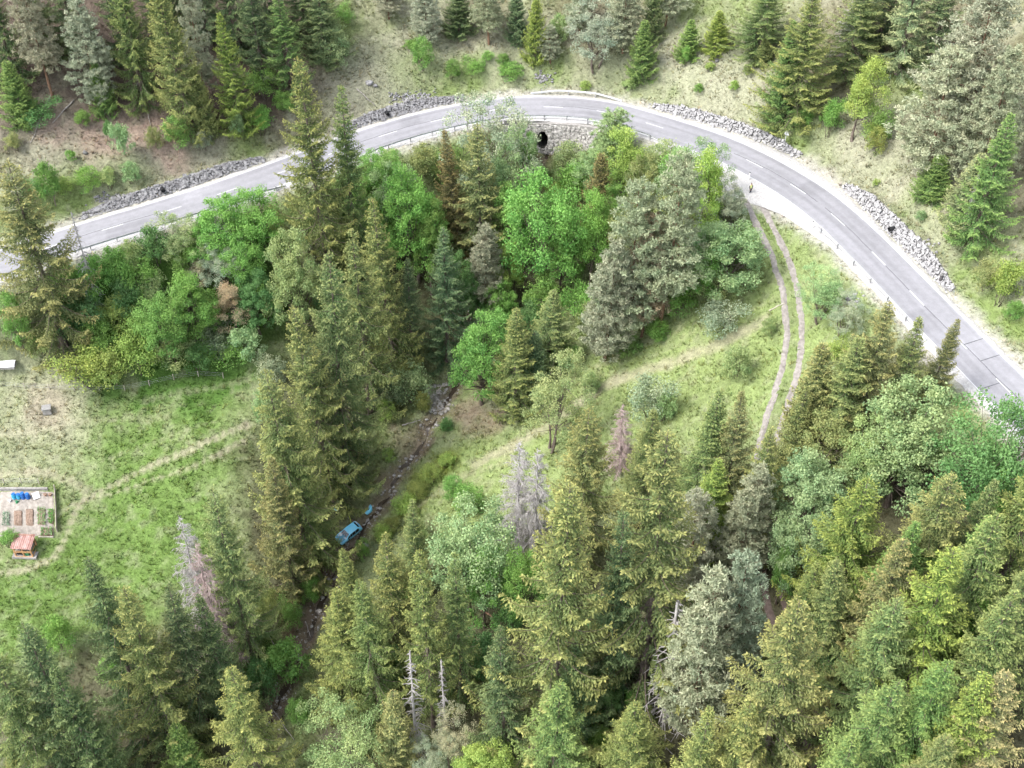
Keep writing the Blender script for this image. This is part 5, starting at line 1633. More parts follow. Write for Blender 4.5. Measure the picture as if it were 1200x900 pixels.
# ---- the crashed car
M_BLUE, n_, l_ = new_mat("light_blue_car_paint")
o_ = n_.new("ShaderNodeOutputMaterial"); b_ = n_.new("ShaderNodeBsdfPrincipled"); tc_ = n_.new("ShaderNodeTexCoord"); t_ = n_.new("ShaderNodeTexNoise"); x_ = n_.new("ShaderNodeMix")
x_.data_type = 'RGBA'; t_.inputs['Scale'].default_value = 3; t_.inputs['Detail'].default_value = 8
x_.inputs[6].default_value, x_.inputs[7].default_value = (.15, .58, .86, 1), (.26, .68, .92, 1)
l_.new(tc_.outputs['Object'], t_.inputs['Vector']); l_.new(t_.outputs[0], x_.inputs[0]); l_.new(x_.outputs[2], b_.inputs['Base Color']); l_.new(b_.outputs[0], o_.inputs[0])
b_.inputs['Roughness'].default_value = .28; b_.inputs['Coat Weight'].default_value = .5
M_GLASS = noise_mat("dark_car_glass", (.012, .014, .018), (.03, .034, .04), 3, .12, spec=.6)
M_CRAZED = noise_mat("shattered_windscreen", (.10, .10, .12), (.45, .45, .5), 6, .4, .6, 20)
M_BARE = noise_mat("scraped_primer", (.12, .36, .55), (.72, .74, .78), 1.6, .5, lo=.45, hi=.55)
rear_, front_ = ground_at(422.5, 616.5), ground_at(394.5, 638.5)
cen = ground_at(408.5, 628)
hd = Vector(front_ - rear_).normalized()
rot = math.atan2(hd.y, hd.x)
car = tag(empty("crashed_car", (cen[0], cen[1], cen[2] + .12)), "light blue crashed hatchback with shattered windscreen lying in the ravine", "car")
nrmv = Vector((-(H(cen[0] + 1, cen[1]) - H(cen[0] - 1, cen[1])) / 2, -(H(cen[0], cen[1] + 1) - H(cen[0], cen[1] - 1)) / 2, 1)).normalized()
yv = nrmv.cross(hd).normalized()
xv = yv.cross(nrmv).normalized()
car.rotation_euler = Matrix((xv, yv, nrmv)).transposed().to_euler()
car.rotation_euler.rotate_axis('X', math.radians(7))
car.scale = (1.02, 1.02, 1.02)
#        x     zb   zs   zt   ws   wt
ST = [(1.95, .42, .55, .60, .55, .50), (1.88, .30, .66, .72, .74, .62), (1.55, .24, .78, .84, .81, .66), (.98, .22, .90, .97, .83, .68), (.40, .22, .93, 1.38, .83, .60), (.05, .22, .94, 1.46, .84, .60),
      (-.55, .22, .95, 1.47, .84, .60), (-1.20, .22, .96, 1.40, .83, .58), (-1.72, .26, .97, 1.05, .80, .62), (-1.88, .34, .80, .92, .74, .6), (-1.93, .42, .62, .66, .62, .55)]
def ring(st):
    x, zb, zs, zt, ws, wt = st
    h_ = [(0, zb), (ws * .9, zb), (ws, zb + (zs - zb) * .45), (ws * .98, zs), (wt + .02, zt - .04), (wt * .85, zt), (0, zt + .03)]
    return [(x, y, z) for y, z in h_] + [(x, -y, z) for y, z in h_[-2:0:-1]]
rings = [ring(s) for s in ST]
nr = len(rings[0])
V = [q for r in rings for q in r]
rr = random.Random(4)
V = [(x + rr.uniform(-.02, .02) * (2 if x > 1 else 1), y + rr.uniform(-.015, .015), z + rr.uniform(-.02, .02) * (2.5 if x > .9 else .6)) for x, y, z in V]
Fc = []
for j in range(len(ST) - 1):
    for k in range(nr):
        Fc.append((j * nr + k, (j + 1) * nr + k, (j + 1) * nr + (k + 1) % nr, j * nr + (k + 1) % nr))
Fc += [tuple(range(nr)), tuple((len(ST) - 1) * nr + k for k in reversed(range(nr)))]
body = MB().add(V, Fc).build("body", M_BLUE, car, smooth=True, bevel=.02)
def lerp3(a, b, f):
    return Vector(a) * (1 - f) + Vector(b) * f
def patch(name, c4, off, mat, inset=.06, parent=car):
    c = sum((Vector(q) for q in c4), Vector()) / 4
    nn = (Vector(c4[1]) - Vector(c4[0])).cross(Vector(c4[3]) - Vector(c4[0])).normalized()
    if nn.dot(c - Vector((0, 0, .8))) < 0:
        nn = -nn
    q = [lerp3(v, c, inset) + nn * off for v in c4]
    q2 = [v - nn * .03 for v in q]
    return MB().add(q + q2, [(0, 1, 2, 3), (7, 6, 5, 4), (0, 4, 5, 1), (1, 5, 6, 2), (2, 6, 7, 3), (3, 7, 4, 0)]).build(name, mat, parent)
R_ = lambda j, k: rings[j][k % nr]
patch("windscreen", [R_(3, 5), R_(4, 5), R_(4, 7), R_(3, 7)], .045, M_CRAZED, .04)
patch("rear_window", [R_(7, 5), R_(8, 5), R_(8, 7), R_(7, 7)], .045, M_GLASS, .08)
for sg in (1, -1):
    ks = (3, 4) if sg > 0 else (nr - 3, nr - 4)
    for j0, j1 in ((4, 5), (5, 6), (6, 7)):
        patch("side_window", [R_(j0, ks[0]), R_(j1, ks[0]), R_(j1, ks[1]), R_(j0, ks[1])], .022, M_GLASS, .10)
    patch("side_window", [R_(3, ks[0]), R_(4, ks[0]), R_(4, ks[1]), lerp3(R_(3, ks[1]), R_(4, ks[1]), .35)], .025, M_GLASS, .14)
    MB().box((.75, sg * .93, .95), (.12, .2, .14)).build("mirror", M_BLACK, car, bevel=.03)
    MB().box((1.83, sg * .5, .63), (.12, .28, .14), sg * -.3).build("headlight", M_STEEL, car, bevel=.03)
    MB().box((-1.83, sg * .62, .82), (.1, .16, .3)).build("tail_light", noise_mat("red_lamp", (.3, .01, .01), (.4, .02, .02), 4, .3), car, bevel=.03)
    for xw in (1.25, -1.25):
        wr = empty("wheel", (0, 0, 0)); wr.parent = car; wr.location = (xw, sg * .76, .30)
        m = MB(); n = 20
        pr = [(.19, -.09), (.27, -.10), (.30, -.06), (.30, .06), (.27, .10), (.19, .09)]
        Vw = [(r * math.cos(2 * math.pi * k / n), y, r * math.sin(2 * math.pi * k / n)) for r, y in pr for k in range(n)]
        m.add(Vw, [(a * n + k, a * n + (k + 1) % n, ((a + 1) % 6) * n + (k + 1) % n, ((a + 1) % 6) * n + k) for a in range(6) for k in range(n)])
        m.build("tyre", M_BLACK, wr)
        m = MB().tube([(0, -.085, 0), (0, .085, 0)], .19, 16)
        m.build("rim", M_STEEL, wr)
# crumpled bonnet with scraped paint, lifted at the corner
bn = []
NB = 7
for i in range(NB):
    for j in range(NB):
        f, g = i / (NB - 1), j / (NB - 1)
        x = 1.80 - f * .85
        y = (g - .5) * 1.30 * (.9 + .1 * f)
        z = .80 + f * .2 + .04 * (1 - (2 * g - 1) ** 2) + .10 * math.sin(3.1 * f + 2.3 * g) * math.sin(g * 5 + 1) + .02
        bn.append((x, y, z + .03))
MB().add(bn, [(i * NB + j, (i + 1) * NB + j, (i + 1) * NB + j + 1, i * NB + j + 1) for i in range(NB - 1) for j in range(NB - 1)]).build("bonnet", M_BARE, car)
MB().box((-1.93, 0, .42), (.12, 1.4, .2)).build("rear_bumper", M_BLUE, car, bevel=.05)
MB().box((-1.60, 0, 1.29), (.22, 1.05, .05)).build("spoiler", M_BARE, car, bevel=.02)
MB().box((1.93, .15, .38), (.14, 1.2, .16), .12).build("front_bumper", M_BLACK, car, bevel=.05)
# torn-off pieces
def shell(name, px, py, ln, wd, hgt, rz_, lab, mat, tilt=.2):
    q = ground_at(px, py)
    r_ = tag(empty(name, (q[0], q[1], q[2] + .12), rz_), lab, "car part", "pieces torn off the blue car")
    r_.rotation_euler = (tilt, -tilt * .5, rz_)
    m = MB(); n = 10; V_ = []
    for i in range(n + 1):
        f = i / n
        for j in range(5):
            g = j / 4
            yy = (g - .5) * wd
            V_.append(((f - .5) * ln, yy + .28 * ln * (4 * (f - .5) ** 2) * .6, hgt * math.sin(g * math.pi) + .03 * math.sin(9 * f)))
    Fq = [(i * 5 + j, (i + 1) * 5 + j, (i + 1) * 5 + j + 1, i * 5 + j + 1) for i in range(n) for j in range(4)]
    o = m.add(V_, Fq).build("panel", mat, r_, smooth=True)
    so = o.modifiers.new("thick", 'SOLIDIFY'); so.thickness = .03
    MB().box((ln * .12, wd * .15, hgt * .6), (ln * .35, wd * .3, .08)).build("grille", M_BLACK, r_)
    return r_
shell("torn_bumper", 433, 599, 1.7, .7, .28, math.radians(66), "blue torn-off bumper beside the stream, above the car", M_BLUE)
shell("torn_fender", 394.5, 597.5, .85, .5, .18, math.radians(-50), "small blue fender piece lying left of the yellow strap", M_BLUE)
q = ground_at(431, 613)
r_ = tag(empty("grey_plate", (q[0], q[1], q[2] + .12)), "small grey sheet lying right of the blue car", "metal sheet")
MB().add([(-.35, -.3, .0), (.4, -.25, .02), (.15, .5, .35), (-.2, .3, .3), (-.35, -.3, .03), (.4, -.25, .05), (.15, .5, .38), (-.2, .3, .33)], [(0, 3, 2, 1), (4, 5, 6, 7), (0, 1, 5, 4), (1, 2, 6, 5), (2, 3, 7, 6), (3, 0, 4, 7)]).build("sheet", M_CONC, r_)
MB().box((.05, .1, .27), (.5, .04, .04), .3).build("rib", M_POST, r_)

# ---- straps, poles, logs
def log(px0, py0, px1, py1, r0, r1, lab, mat, cat="log", name="fallen_log", twigs=0, lift=.15, grp=None, sag=0.0):
    a, b = ground_at(px0, py0), ground_at(px1, py1)
    a[2] += lift; b[2] += lift
    root = tag(empty(name, tuple(a)), lab, cat, grp)
    f = np.linspace(0, 1, 7)[:, None]
    Pp = a * (1 - f) + b * f
    gz = H(Pp[:, 0], Pp[:, 1])
    Pp[:, 2] = np.maximum(Pp[:, 2], gz + r0 * .8) + np.sin(f[:, 0] * 3.14) * sag
    Pp[1:-1, :2] += np.array([[rg.uniform(-1, 1) * r0 * 1.2 for _ in range(2)] for _ in range(5)])
    MB().tube([tuple(v - a) for v in Pp], list(np.linspace(r0, r1, 7)), 7).build("stem", mat, root, smooth=True)
    d = (b - a) / np.linalg.norm(b - a)
    s_ = np.cross(d, [0, 0, 1.])
    for k in range(twigs):
        g = rg.uniform(.2, 1)
        c = np.array([np.interp(g, f[:, 0], Pp[:, i]) for i in range(3)]) - a
        l_ = rg.uniform(.5, 2.2) * (1.2 - g * .5)
        e = c + d * l_ * rg.uniform(.3, .8) + s_ * l_ * rg.choice([-1, 1]) * rg.uniform(.3, .9) + np.array([0, 0, l_ * rg.uniform(-.1, .6)])
        MB().tube([tuple(c), tuple((c + e) / 2 + np.array([0, 0, .08])), tuple(e)], [.03, .022, .008], 4).build("branch", mat, root)
    return root
M_STRAP = noise_mat("yellow_green_strap", (.42, .50, .08), (.55, .62, .14), 6, .7)
log(403.3, 588, 411.7, 615, .06, .06, "yellow-green recovery strap running up from the car", M_STRAP, "strap", "recovery_strap", lift=.45)
log(398, 597, 409, 609, .06, .04, "thin grey pole crossing under the yellow strap", M_LOG)
log(412, 610, 420, 616, .08, .05, "short brown pole above the car roof", M_RLOG)
log(62, 107, 36, 168, .14, .04, "bleached fallen tree with many twigs at the upper left", M_LOG, "fallen tree", "fallen_tree", 14)
log(87, 118, 62, 145, .13, .06, "grey log leaning right of the bleached fallen tree", M_LOG)
log(166, 90, 153, 118, .11, .06, "grey leaning log in the upper forest", M_LOG, twigs=4)
log(170, 117, 177, 148, .07, .04, "thin dead stem on the bare slope under the forest", M_LOG)
log(125, 100, 123, 135, .10, .07, "upright dead stem at the forest edge above the round pale bush", M_LOG)
log(471, 499, 493, 493, .10, .05, "curved grey branch left of the stream", M_LOG, twigs=2)
log(502, 482, 515, 481, .12, .10, "whitish log across the stony stream", M_WOOD)
log(511, 459, 524, 450, .16, .14, "pale plank-like log at the head of the stony stream", M_WOOD)
log(306, 726, 331, 775, .07, .04, "long thin bare pole below the tan boulder", M_LOG)
log(358, 729, 365, 748, .08, .05, "short bleached stick in the lower ravine", M_LOG)
log(314, 708, 333, 722, .08, .05, "grey branch right of the tan boulder", M_LOG, twigs=4)
log(338, 708, 356, 722, .09, .04, "twiggy dead branch in the lower ravine", M_LOG, twigs=7)
log(563, 716, 579, 725, .14, .10, "reddish peeled log under the bottom spruces", M_RLOG)
log(901, 365, 920, 357, .10, .06, "white stick lying beside the left wheel rut", M_WOOD)
log(666, 360, 690, 348, .10, .06, "dead branch on the ground below the bright maples", M_LOG, twigs=3)
log(700, 880, 712, 852, .12, .05, "broken bleached branch with antler twigs at the bottom", M_DEAD, "dead branch", "dead_branch", 8, lift=.8)
log(318, 830, 345, 868, .06, .04, "thin stick in the ravine at the bottom", M_LOG)
log(418, 105, 440, 125, .10, .06, "weathered log on the dry bank left of the bend", M_LOG)
log(190, 872, 215, 858, .12, .06, "dead twiggy stem between the bottom left spruces", M_DEAD, "fallen tree", "fallen_tree", 10, lift=2.0)

# ---- boulders and stones
def rock_mesh(name, seed, sx, sy, sz, sub=3):
    bm = bmesh.new()
    bmesh.ops.create_icosphere(bm, subdivisions=sub, radius=1)
    r_ = random.Random(seed)
    dirs = [Vector((r_.gauss(0, 1), r_.gauss(0, 1), r_.gauss(0, 1))).normalized() for _ in range(12)]
    cut = [r_.uniform(.62, .95) for _ in dirs]
    for v in bm.verts:
        for d, c in zip(dirs, cut):
            k = v.co.dot(d)
            if k > c:
                v.co -= d * (k - c) * .9
        v.co = Vector((v.co.x * sx, v.co.y * sy, v.co.z * sz)) * r_.uniform(.97, 1.03)
    me = bpy.data.meshes.new(name)
    bm.to_mesh(me)
    bm.free()
    return me
for px, py, s3, mat, lab, sd_ in ((297, 730, (1.15, .9, .95), M_ROCK, "tan boulder on the ravine edge at the lower left", 1), (428, 640, (.5, .4, .35), M_GROCK, "small grey rock right of the crashed car", 2), (366, 700, (.4, .35, .3), M_ROCK, "small tan rock in the lower ravine", 3),
                                  (378, 701, (.35, .3, .3), M_GROCK, "small grey rock at the foot of the right ravine spruces", 4), (433, 98, (.7, .5, .5), M_STONEW, "pale rock on the dry clearing before the bend", 5), (440, 101, (.4, .35, .35), M_STONE, "darker rock beside the pale one on the dry clearing", 6),
                                  (100, 180, (.4, .35, .4), M_MORTAR, "dark rock on the slope above the left road", 7), (840, 72, (.4, .3, .35), M_MORTAR, "dark rock on the pale upper right slope", 8)):
    q = ground_at(px, py)
    o = link("boulder", rock_mesh("boulder", sd_, *s3), mat)
    o.location = (q[0], q[1], q[2] + s3[2] * .35)
    tag(o, lab, "rock")
V, Fc = [], []
rgn = np.random.default_rng(3)
base = rock_mesh("tmp", 20, 1, 1, .7, 1)
bv = np.array([v.co for v in base.vertices]); bf = np.array([p.vertices[:] for p in base.polygons])
pts = []
for k in range(900):
    i = rgn.integers(10, len(STREAM) - 10)
    pts.append((STREAM[i, 0] + rgn.normal(0, .75), STREAM[i, 1] + rgn.normal(0, .75), rgn.uniform(.05, .15) * rgn.choice([1, 1, 1, 2.2])))
for k in range(110):
    q = ground_at(rgn.uniform(500, 526), rgn.uniform(450, 486))
    pts.append((q[0], q[1], rgn.uniform(.1, .38)))
Vs, Fs = [], []
for k, (x, y, r) in enumerate(pts):
    Vs.append(bv * r * rgn.uniform(.7, 1.3, 3) + np.array([x, y, H(x, y) + r * .2])); Fs.append(bf + k * len(bv))
tag(link("stream_stones", np_mesh("stream_stones", np.vstack(Vs), np.vstack(Fs)), M_GROCK), "loose grey stones strewn along the stream bed", "stones", kind="stuff")
bpy.data.meshes.remove(base)
# patches of loose grey scree on the slope above the road
def scree(px, py, rx, ry, n, lab, mat, r0=.08, r1=.3):
    b0 = rock_mesh("tmp", 21, 1, 1, .7, 1)
    bv_ = np.array([v.co for v in b0.vertices]); bf_ = np.array([p.vertices[:] for p in b0.polygons])
    Vs, Fs = [], []
    for k in range(n):
        q = ground_at(px + rgn.normal(0, rx * .5), py + rgn.normal(0, ry * .5))
        r = rgn.uniform(r0, r1)
        Vs.append(bv_ * r * rgn.uniform(.7, 1.3, 3) + np.array([q[0], q[1], q[2] + r * .15])); Fs.append(bf_ + k * len(bv_))
    tag(link("scree", np_mesh("scree", np.vstack(Vs), np.vstack(Fs)), mat), lab, "scree", kind="stuff")
    bpy.data.meshes.remove(b0)
scree(134, 234, 22, 8, 200, "grey loose stones above the facing of the left road", M_STONE)
scree(485, 115, 26, 8, 240, "grey loose stones on the bank before the bend", M_STONE)
scree(1078, 290, 14, 12, 120, "pale loose stones at the lower end of the right facing", M_STONEW)
scree(638, 92, 10, 8, 80, "grey stones in the gully above the bend", M_STONE)
scree(1000, 350, 10, 8, 60, "pale stones beside the right guardrail", M_STONEW)

# ================================================================ THE GARDEN
def drape(name, px0, py0, px1, py1, dz, mat, parent, org, n=8, crown=0.0):
    """a raised patch following the ground between two photo corners"""
    A, Bq, Cq, D = ground_at(px0, py0), ground_at(px1, py0), ground_at(px1, py1), ground_at(px0, py1)
    V_ = []
    for i in range(n + 1):
        for j in range(n + 1):
            f, g = i / n, j / n
            p_ = (A * (1 - f) + Bq * f) * (1 - g) + (D * (1 - f) + Cq * f) * g
            edge = i in (0, n) or j in (0, n)
            z = H(p_[0], p_[1]) + (dz + crown * math.sin(f * math.pi) + rg.uniform(-.03, .03) if not edge else -.05)
            V_.append((p_[0] - org[0], p_[1] - org[1], z - org[2]))
    m = n + 1
    return MB().add(V_, [(i * m + j, i * m + j + 1, (i + 1) * m + j + 1, (i + 1) * m + j) for i in range(n) for j in range(n)]).build(name, mat, parent)
gorg = ground_at(33, 603)
go = tag(empty("garden_plot", (0, 0, 0)), "trodden pale ground of the fenced vegetable garden", "garden ground", kind="structure")
drape("trodden_ground", -20, 576, 65, 630, .05, M_PSOIL, go, (0, 0, 0), 24)
for i, (a, b, c, d, mat, lab, tuft) in enumerate(((3, 600, 12, 618, M_PSOIL, "vegetable bed with bluish seedlings at the left end of the garden", 'silver'), (16, 598, 27, 617, M_SOIL, "dark dug bed, left of the two dark ones", None), (30, 596, 40, 617, M_SOIL, "dark dug bed, right of the two dark ones", None),
                                      (44, 595, 54, 617, M_SOIL, "paler planted bed right of the dark beds", 'pale'), (57, 597, 63, 615, M_SOIL, "narrow green bed along the right garden fence", 'bright'), (47, 619, 63, 629, M_SOIL, "short bed in the lower right garden corner", 'pale'))):
    q = ground_at((a + c) / 2, (b + d) / 2)
    r_ = tag(empty("garden_bed", tuple(q)), lab, "garden bed", "vegetable beds in the garden")
    drape("soil", a, b, c, d, .18, mat, r_, q, 8, .1)
    if tuft:
        m = MB()
        k = 0
        for u in np.linspace(.2, .8, 3):
            for v in np.linspace(.08, .92, 12):
                g_ = ground_at(a + (c - a) * u, b + (d - b) * v) - q
                for e in range(5):
                    w_ = rg.uniform(0, 6.28); l_ = rg.uniform(.12, .26)
                    x_, y_ = math.cos(w_) * l_, math.sin(w_) * l_
                    m.add([(g_[0], g_[1], g_[2] + .22), (g_[0] + x_ - y_ * .3, g_[1] + y_ + x_ * .3, g_[2] + .36), (g_[0] + x_ * 1.2, g_[1] + y_ * 1.2, g_[2] + .30), (g_[0] + x_ + y_ * .3, g_[1] + y_ - x_ * .3, g_[2] + .36)], [(0, 1, 2, 3)])
        o = m.build("seedlings", M_LEAF, r_)
        o.color = (*COLS[tuft], 1); o['kind'] = 'stuff'
# edging boards and fence
def board_run(name, pts, hgt, th, mat, lab, cat, posts=True, wires=0, step=2.0, boards=True, grp=None):
    Pp, S_ = path_px(pts, .25)
    q = Pp[len(Pp) // 2]
    root = tag(empty(name, tuple(q)), lab, cat, grp)
    s_ = 0.0
    pm = None
    last = None
    while s_ <= S_[-1] + .01:
        c = np.array([np.interp(s_, S_, Pp[:, k]) for k in range(3)])
        if posts:
            if pm is None:
                o = MB().box((0, 0, 0), (.10, .10, 1.3 if not boards else hgt + .5)).build("post", M_WOOD, root)
                pm = o.data
            else:
                o = link("post", pm, None, root)
            o.location = tuple(c - q + np.array([0, 0, .4 if not boards else hgt * .5]))
        if last is not None:
            d = c - last
            ln = float(np.linalg.norm(d))
            M_ = Matrix.Rotation(math.atan2(d[1], d[0]), 3, 'Z') @ Matrix.Rotation(-math.asin(d[2] / ln), 3, 'Y')
            if boards:
                nb = max(1, int(round(hgt / .2)))
                for k in range(nb):
                    MB().box(tuple((c + last) / 2 - q + np.array([0, 0, .12 + .21 * k])), (ln * .99, th, .185), M=M_).build("board", mat, root)
            for w_ in range(wires):
                MB().tube([tuple(last - q + np.array([0, 0, .35 + .3 * w_])), tuple(c - q + np.array([0, 0, .35 + .3 * w_]))], .012, 4).build("wire", M_POST, root)
        last = c
        s_ += step
    return root
board_run("board_fence", [(65, 574), (66, 590), (67, 610), (67, 629)], .75, .06, M_WOOD, "pale weathered board fence along the right side of the garden", "fence")
board_run("garden_edging", [(-12, 574), (20, 574), (45, 574), (64, 574)], .4, .3, M_CONC, "low grey edging along the top of the garden, behind the barrels", "edging", posts=False)
board_run("garden_edging", [(45, 630), (56, 630), (66, 630)], .2, .12, M_WOOD, "low board along the bottom of the garden, right of the hut", "edging", posts=False)
board_run("wire_fence", [(-15, 568), (10, 567), (40, 567), (64, 568)], .9, .05, M_WOOD, "wire fence on thin posts just above the garden", "fence", boards=False, wires=3, step=2.4)
board_run("wire_fence", [(0, 453), (83, 458), (140, 458), (185, 450), (233, 441), (290, 443)], .9, .05, M_WOOD, "long wire fence between the meadow and the thicket", "fence", boards=False, wires=3, step=3.5)
# blue barrels
M_BARREL = noise_mat("blue_plastic_barrel", (.015, .10, .36), (.03, .15, .45), 5, .4)
M_CYAN = noise_mat("cyan_plastic_barrel", (.03, .26, .46), (.05, .34, .55), 5, .4)
for k, (px, mat, hh_, lab) in enumerate(((17.3, M_CYAN, .85, "cyan barrel, leftmost of the barrels in the garden"), (22.6, M_CYAN, .8, "cyan-blue barrel, second from the left in the garden"), (27.8, M_BARREL, 1.05, "tall dark blue barrel, third in the garden row"), (33.2, M_BARREL, .9, "blue barrel, rightmost of the garden row"))):
    q = ground_at(px, 584)
    r_ = tag(empty("barrel", (q[0], q[1], q[2])), lab, "barrel", "blue barrels in the garden")
    zz = np.array([0, .04, .3, .33, .36, .62, .65, .68, .96, 1.0]) * hh_
    rr_ = np.array([.25, .29, .31, .335, .31, .31, .335, .31, .29, .26])
    MB().tube([(0, 0, z) for z in zz], list(rr_), 18).build("drum", mat, r_, smooth=False)
    MB().tube([(0, 0, hh_ + .005), (0, 0, hh_ + .05)], [.27, .25], 18).build("lid", M_BARREL, r_)
q = ground_at(43, 583)
r_ = tag(empty("white_board", (q[0], q[1], q[2] + .05), .5), "white panel leaning beside the garden barrels", "board")
MB().box((0, 0, .35), (.9, .05, .9), M=Matrix.Rotation(math.radians(-50), 3, 'X')).build("panel", M_WHITE, r_)
MB().box((0, .35, .2), (.8, .05, .05)).build("batten", M_WOOD, r_)
q = ground_at(20, 589)
r_ = tag(empty("watering_can", tuple(q), .4), "green watering can in front of the barrels", "watering can")
M_GCAN = noise_mat("green_plastic", (.04, .2, .09), (.06, .27, .12), 5, .5)
MB().tube([(0, 0, 0), (0, 0, .32)], [.2, .17], 14).build("can", M_GCAN, r_)
MB().tube([(.15, 0, .08), (.5, 0, .4)], [.045, .03], 8).build("spout", M_GCAN, r_)
MB().tube([(-.16, 0, .28), (-.25, 0, .48), (0, 0, .52), (.12, 0, .32)], .025, 6).build("handle", M_GCAN, r_)
q = ground_at(12, 588)
r_ = tag(empty("white_bucket", tuple(q)), "white bucket at the left of the green watering can", "bucket")
MB().tube([(0, 0, 0), (0, 0, .38), (0, 0, .37), (0, 0, .1)], [.15, .2, .17, .14], 14).build("pail", M_WHITE, r_)
MB().tube([(-.19, 0, .36), (-.1, .05, .5), (.1, .05, .5), (.19, 0, .36)], .012, 5).build("handle", M_POST, r_)
for k, px in enumerate((53.5, 59)):
    q = ground_at(px, 581)
    r_ = tag(empty("flower_pot", tuple(q)), "reddish flower pot at the top right corner of the garden, " + ("left one" if k == 0 else "right one"), "pot", "flower pots in the garden")
    MB().tube([(0, 0, 0), (0, 0, .3), (0, 0, .36)], [.15, .22, .24], 12).build("pot", M_RLOG, r_)
    MB().tube([(0, 0, .33), (0, 0, .37)], [.2, .2], 12).build("soil", M_SOIL, r_)
# hut
q = ground_at(31.5, 647)
hut = tag(empty("garden_hut", (q[0], q[1], q[2] - .1), math.radians(-3)), "open orange timber hut with a rusty pink sheet roof at the garden corner", "hut")
HW, HD, HF, HB = 2.3, 1.7, 2.0, 2.4
MB().box((0, HD * .3, .1), (HW + 1.0, HD * 1.9, .3)).build("base_slab", M_CONC, hut)
for x in (-HW / 2, 0, HW / 2):
    MB().box((x, -HD / 2, HF / 2), (.14, .14, HF)).build("post", M_ORANGE, hut)
    MB().box((x, HD / 2, HB / 2), (.14, .14, HB)).build("post", M_ORANGE, hut)
for z in (.28, 1.12, 1.35, HF - .08):
    MB().box((0, -HD / 2 - .085, z), (HW + .1, .05, .12)).build("front_rail", M_ORANGE, hut)
for sx in (-1, 1):
    for z in (.35, 1.15, 2.0):
        MB().box((sx * (HW / 2 + .085), 0, z), (.05, HD, .12)).build("side_rail", M_ORANGE, hut)
MB().box((0, HD / 2 + .09, 1.4), (HW + .2, .04, 2.4)).build("back_wall", M_RLOG, hut)
MB().box((0, 0, 1.1), (HW - .2, HD - .2, .06)).build("shelf", M_WOOD, hut)
for x, s3, mt in ((-.65, (.6, .6, .5), M_BLACK), (.6, (.7, .5, .45), M_WOOD)):
    MB().box((x, -.2, 1.42), s3).build("stored_crate", mt, hut)
MB().box((.35, -.5, .52), (.5, .5, .5)).build("stored_crate", M_GCAN, hut)
MB().box((-.58, 0, .6), (.9, 1.2, .7)).build("stored_crate", M_BLACK, hut)
NP = 5
for k in range(NP):
    m = MB()
    w_ = (HW + .5) / NP
    x0 = -(HW + .5) / 2 + k * w_
    nc = 8
    V_ = []
    for e in range(nc + 1):
        x = x0 + w_ * e / nc * 1.0
        zc = .035 * math.sin(e / nc * 2 * math.pi * 2) + (.012 if k % 2 else 0)
        V_ += [(x, -HD / 2 - .3, HF + .05 + zc), (x, HD / 2 + .3, HB + .12 + zc)]
    m.add(V_, [(2 * e, 2 * e + 2, 2 * e + 3, 2 * e + 1) for e in range(nc)])
    o = m.build("roof_sheet", M_ROOF if k not in (1, 3) else noise_mat("paler_roof_sheet", (.33, .19, .165), (.42, .30, .275), 1.6, .7), hut)
    so = o.modifiers.new("thick", 'SOLIDIFY'); so.thickness = .02
P('shrub', 2, 620, 640, 26, 'leaf', "small leafy bush left of the garden hut")
# white covered frame at the left edge, block in the meadow
q = ground_at(6, 429)
r_ = tag(empty("covered_frame", (q[0], q[1], q[2] - .1), math.radians(2)), "long white sheet-covered box at the left edge below the brown-gold spruce", "covered box")
MB().box((0, 0, .35), (3.0, 1.3, .7)).build("box", M_CONC, r_)
V_ = []
for i in range(9):
    for j in range(5):
        f, g = i / 8, j / 4
        V_.append(((f - .5) * 3.2, (g - .5) * 1.5, .76 + .16 * math.sin(g * math.pi) + .03 * math.sin(f * 9) - (.25 if j in (0, 4) else 0)))
o = MB().add(V_, [(i * 5 + j, (i + 1) * 5 + j, (i + 1) * 5 + j + 1, i * 5 + j + 1) for i in range(8) for j in range(4)]).build("sheet", noise_mat("white_plastic_sheet", (.55, .56, .60), (.75, .76, .8), 2, .5), r_)
q = ground_at(56, 483)
r_ = tag(empty("concrete_block", (q[0], q[1], q[2] - .1), .2), "grey concrete well block on bare ground in the meadow", "well block")
MB().box((0, 0, .5), (1.15, 1.0, 1.0)).build("block", M_CONC, r_, bevel=.05)
MB().box((0, 0, 1.04), (1.3, 1.15, .1), .06).build("lid", noise_mat("grey_lid", (.20, .195, .19), (.28, .275, .27), 3, .9), r_, bevel=.02)
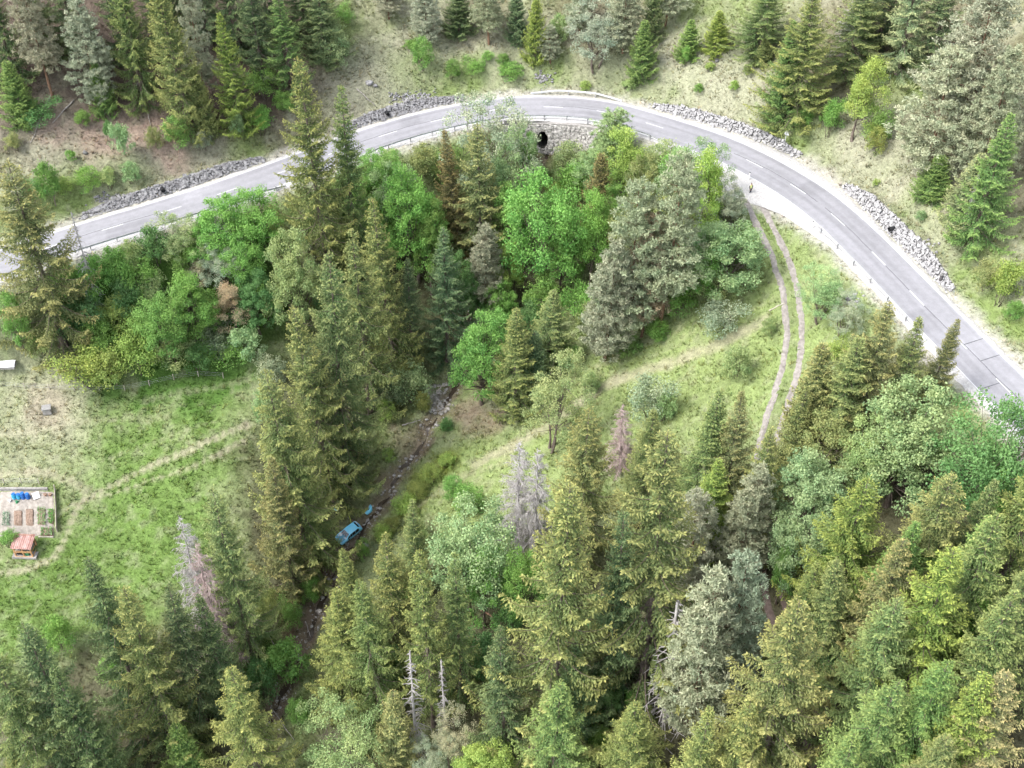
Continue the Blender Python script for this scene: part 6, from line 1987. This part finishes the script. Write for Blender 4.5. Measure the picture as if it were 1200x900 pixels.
# ---------------------------------------------------------------- grass, weeds and litter
M_GRASS, n_, l_ = new_mat("grass_blades")
o_ = n_.new("ShaderNodeOutputMaterial"); a_ = n_.new("ShaderNodeAttribute"); a_.attribute_name = 'surface'
d_ = n_.new("ShaderNodeBsdfDiffuse"); t_ = n_.new("ShaderNodeBsdfTranslucent"); m_ = n_.new("ShaderNodeMixShader"); m_.inputs[0].default_value = .3
l_.new(a_.outputs['Color'], d_.inputs[0]); l_.new(a_.outputs['Color'], t_.inputs[0]); l_.new(d_.outputs[0], m_.inputs[1]); l_.new(t_.outputs[0], m_.inputs[2]); l_.new(m_.outputs[0], o_.inputs[0])
rng = np.random.default_rng(99)
def grass(name, n, label, cat, hgt, wid, nblade, lean, region):
    px, py = rng.uniform(region[0], region[2], n * 3), rng.uniform(region[1], region[3], n * 3)
    x, y = px, py
    z = H(x, y)
    u, v, dep = proj(np.stack([x, y, z], 1))
    ok = (u > -60) & (u < 1260) & (v > -60) & (v < 960)
    d, i = near_road(x, y)
    ok &= ~((u > -25) & (u < 67) & (v > 573) & (v < 632))         # garden
    ok &= (d > HALF + W_OUT[i] + .2) | (d < -HALF - W_IN[i] - .2)
    x, y, z = x[ok][:n], y[ok][:n], z[ok][:n]
    c = surface(x, y)
    gr = np.clip((c[:, 1] - c[:, 2]) * 14, .1, 1)           # bare ground carries little grass
    ok = rng.random(len(x)) < gr * (.25 + .75 * sstep(.3, .6, fbm(x, y, 2.2, 51)))
    dtr = dist_path(TRACK, x, y)
    ok &= ~((dtr > .45) & (dtr < 1.5))
    ok &= dist_path(STREAM, x, y) > .6
    for Pp, w_, k_ in PATH_P:
        ok &= (dist_path(Pp, x, y) > w_ * .8) | (rng.random(len(x)) > k_)
    x, y, z, c = x[ok], y[ok], z[ok], c[ok]
    n = len(x)
    c = c * rng.uniform(1.05, 1.6, (n, 1)) * np.stack([rng.uniform(.9, 1.15, n), np.ones(n), rng.uniform(.8, 1.1, n)], 1)
    B = np.repeat(np.stack([x, y, z - .03], 1), nblade, 0)
    cc = np.repeat(c, nblade, 0)
    a = rng.uniform(0, 6.28, n * nblade)
    hh = np.repeat(rng.uniform(.55, 1.3, n) * hgt, nblade) * rng.uniform(.6, 1.2, n * nblade)
    o = np.stack([np.cos(a), np.sin(a), 0 * a], 1)
    s = np.stack([-np.sin(a), np.cos(a), 0 * a], 1)
    b0 = B + o * (rng.uniform(0, .6, n * nblade) * wid)[:, None]
    top = b0 + o * (hh * lean * rng.uniform(.4, 1.4, n * nblade))[:, None]
    top[:, 2] += hh
    wv = s * (wid * rng.uniform(.25, .5, n * nblade))[:, None]
    T = np.stack([b0 - wv, b0 + wv, top], 1)
    me = np_mesh(name, T.reshape(-1, 3), np.arange(len(T) * 3).reshape(-1, 3))
    add_color(me, 'surface', np.repeat(cc, 3, 0))
    return tag(link(name, me, M_GRASS), label, cat, kind="stuff")
grass("meadow_grass", 230000, "short grass covering the meadow and the open slopes", "grass", .20, .14, 4, 1.0, (-90, 62, 80, 215))
grass("tall_grass", 26000, "taller tufts and weeds scattered over the slopes", "grass", .42, .22, 6, .8, (-90, 62, 80, 215))
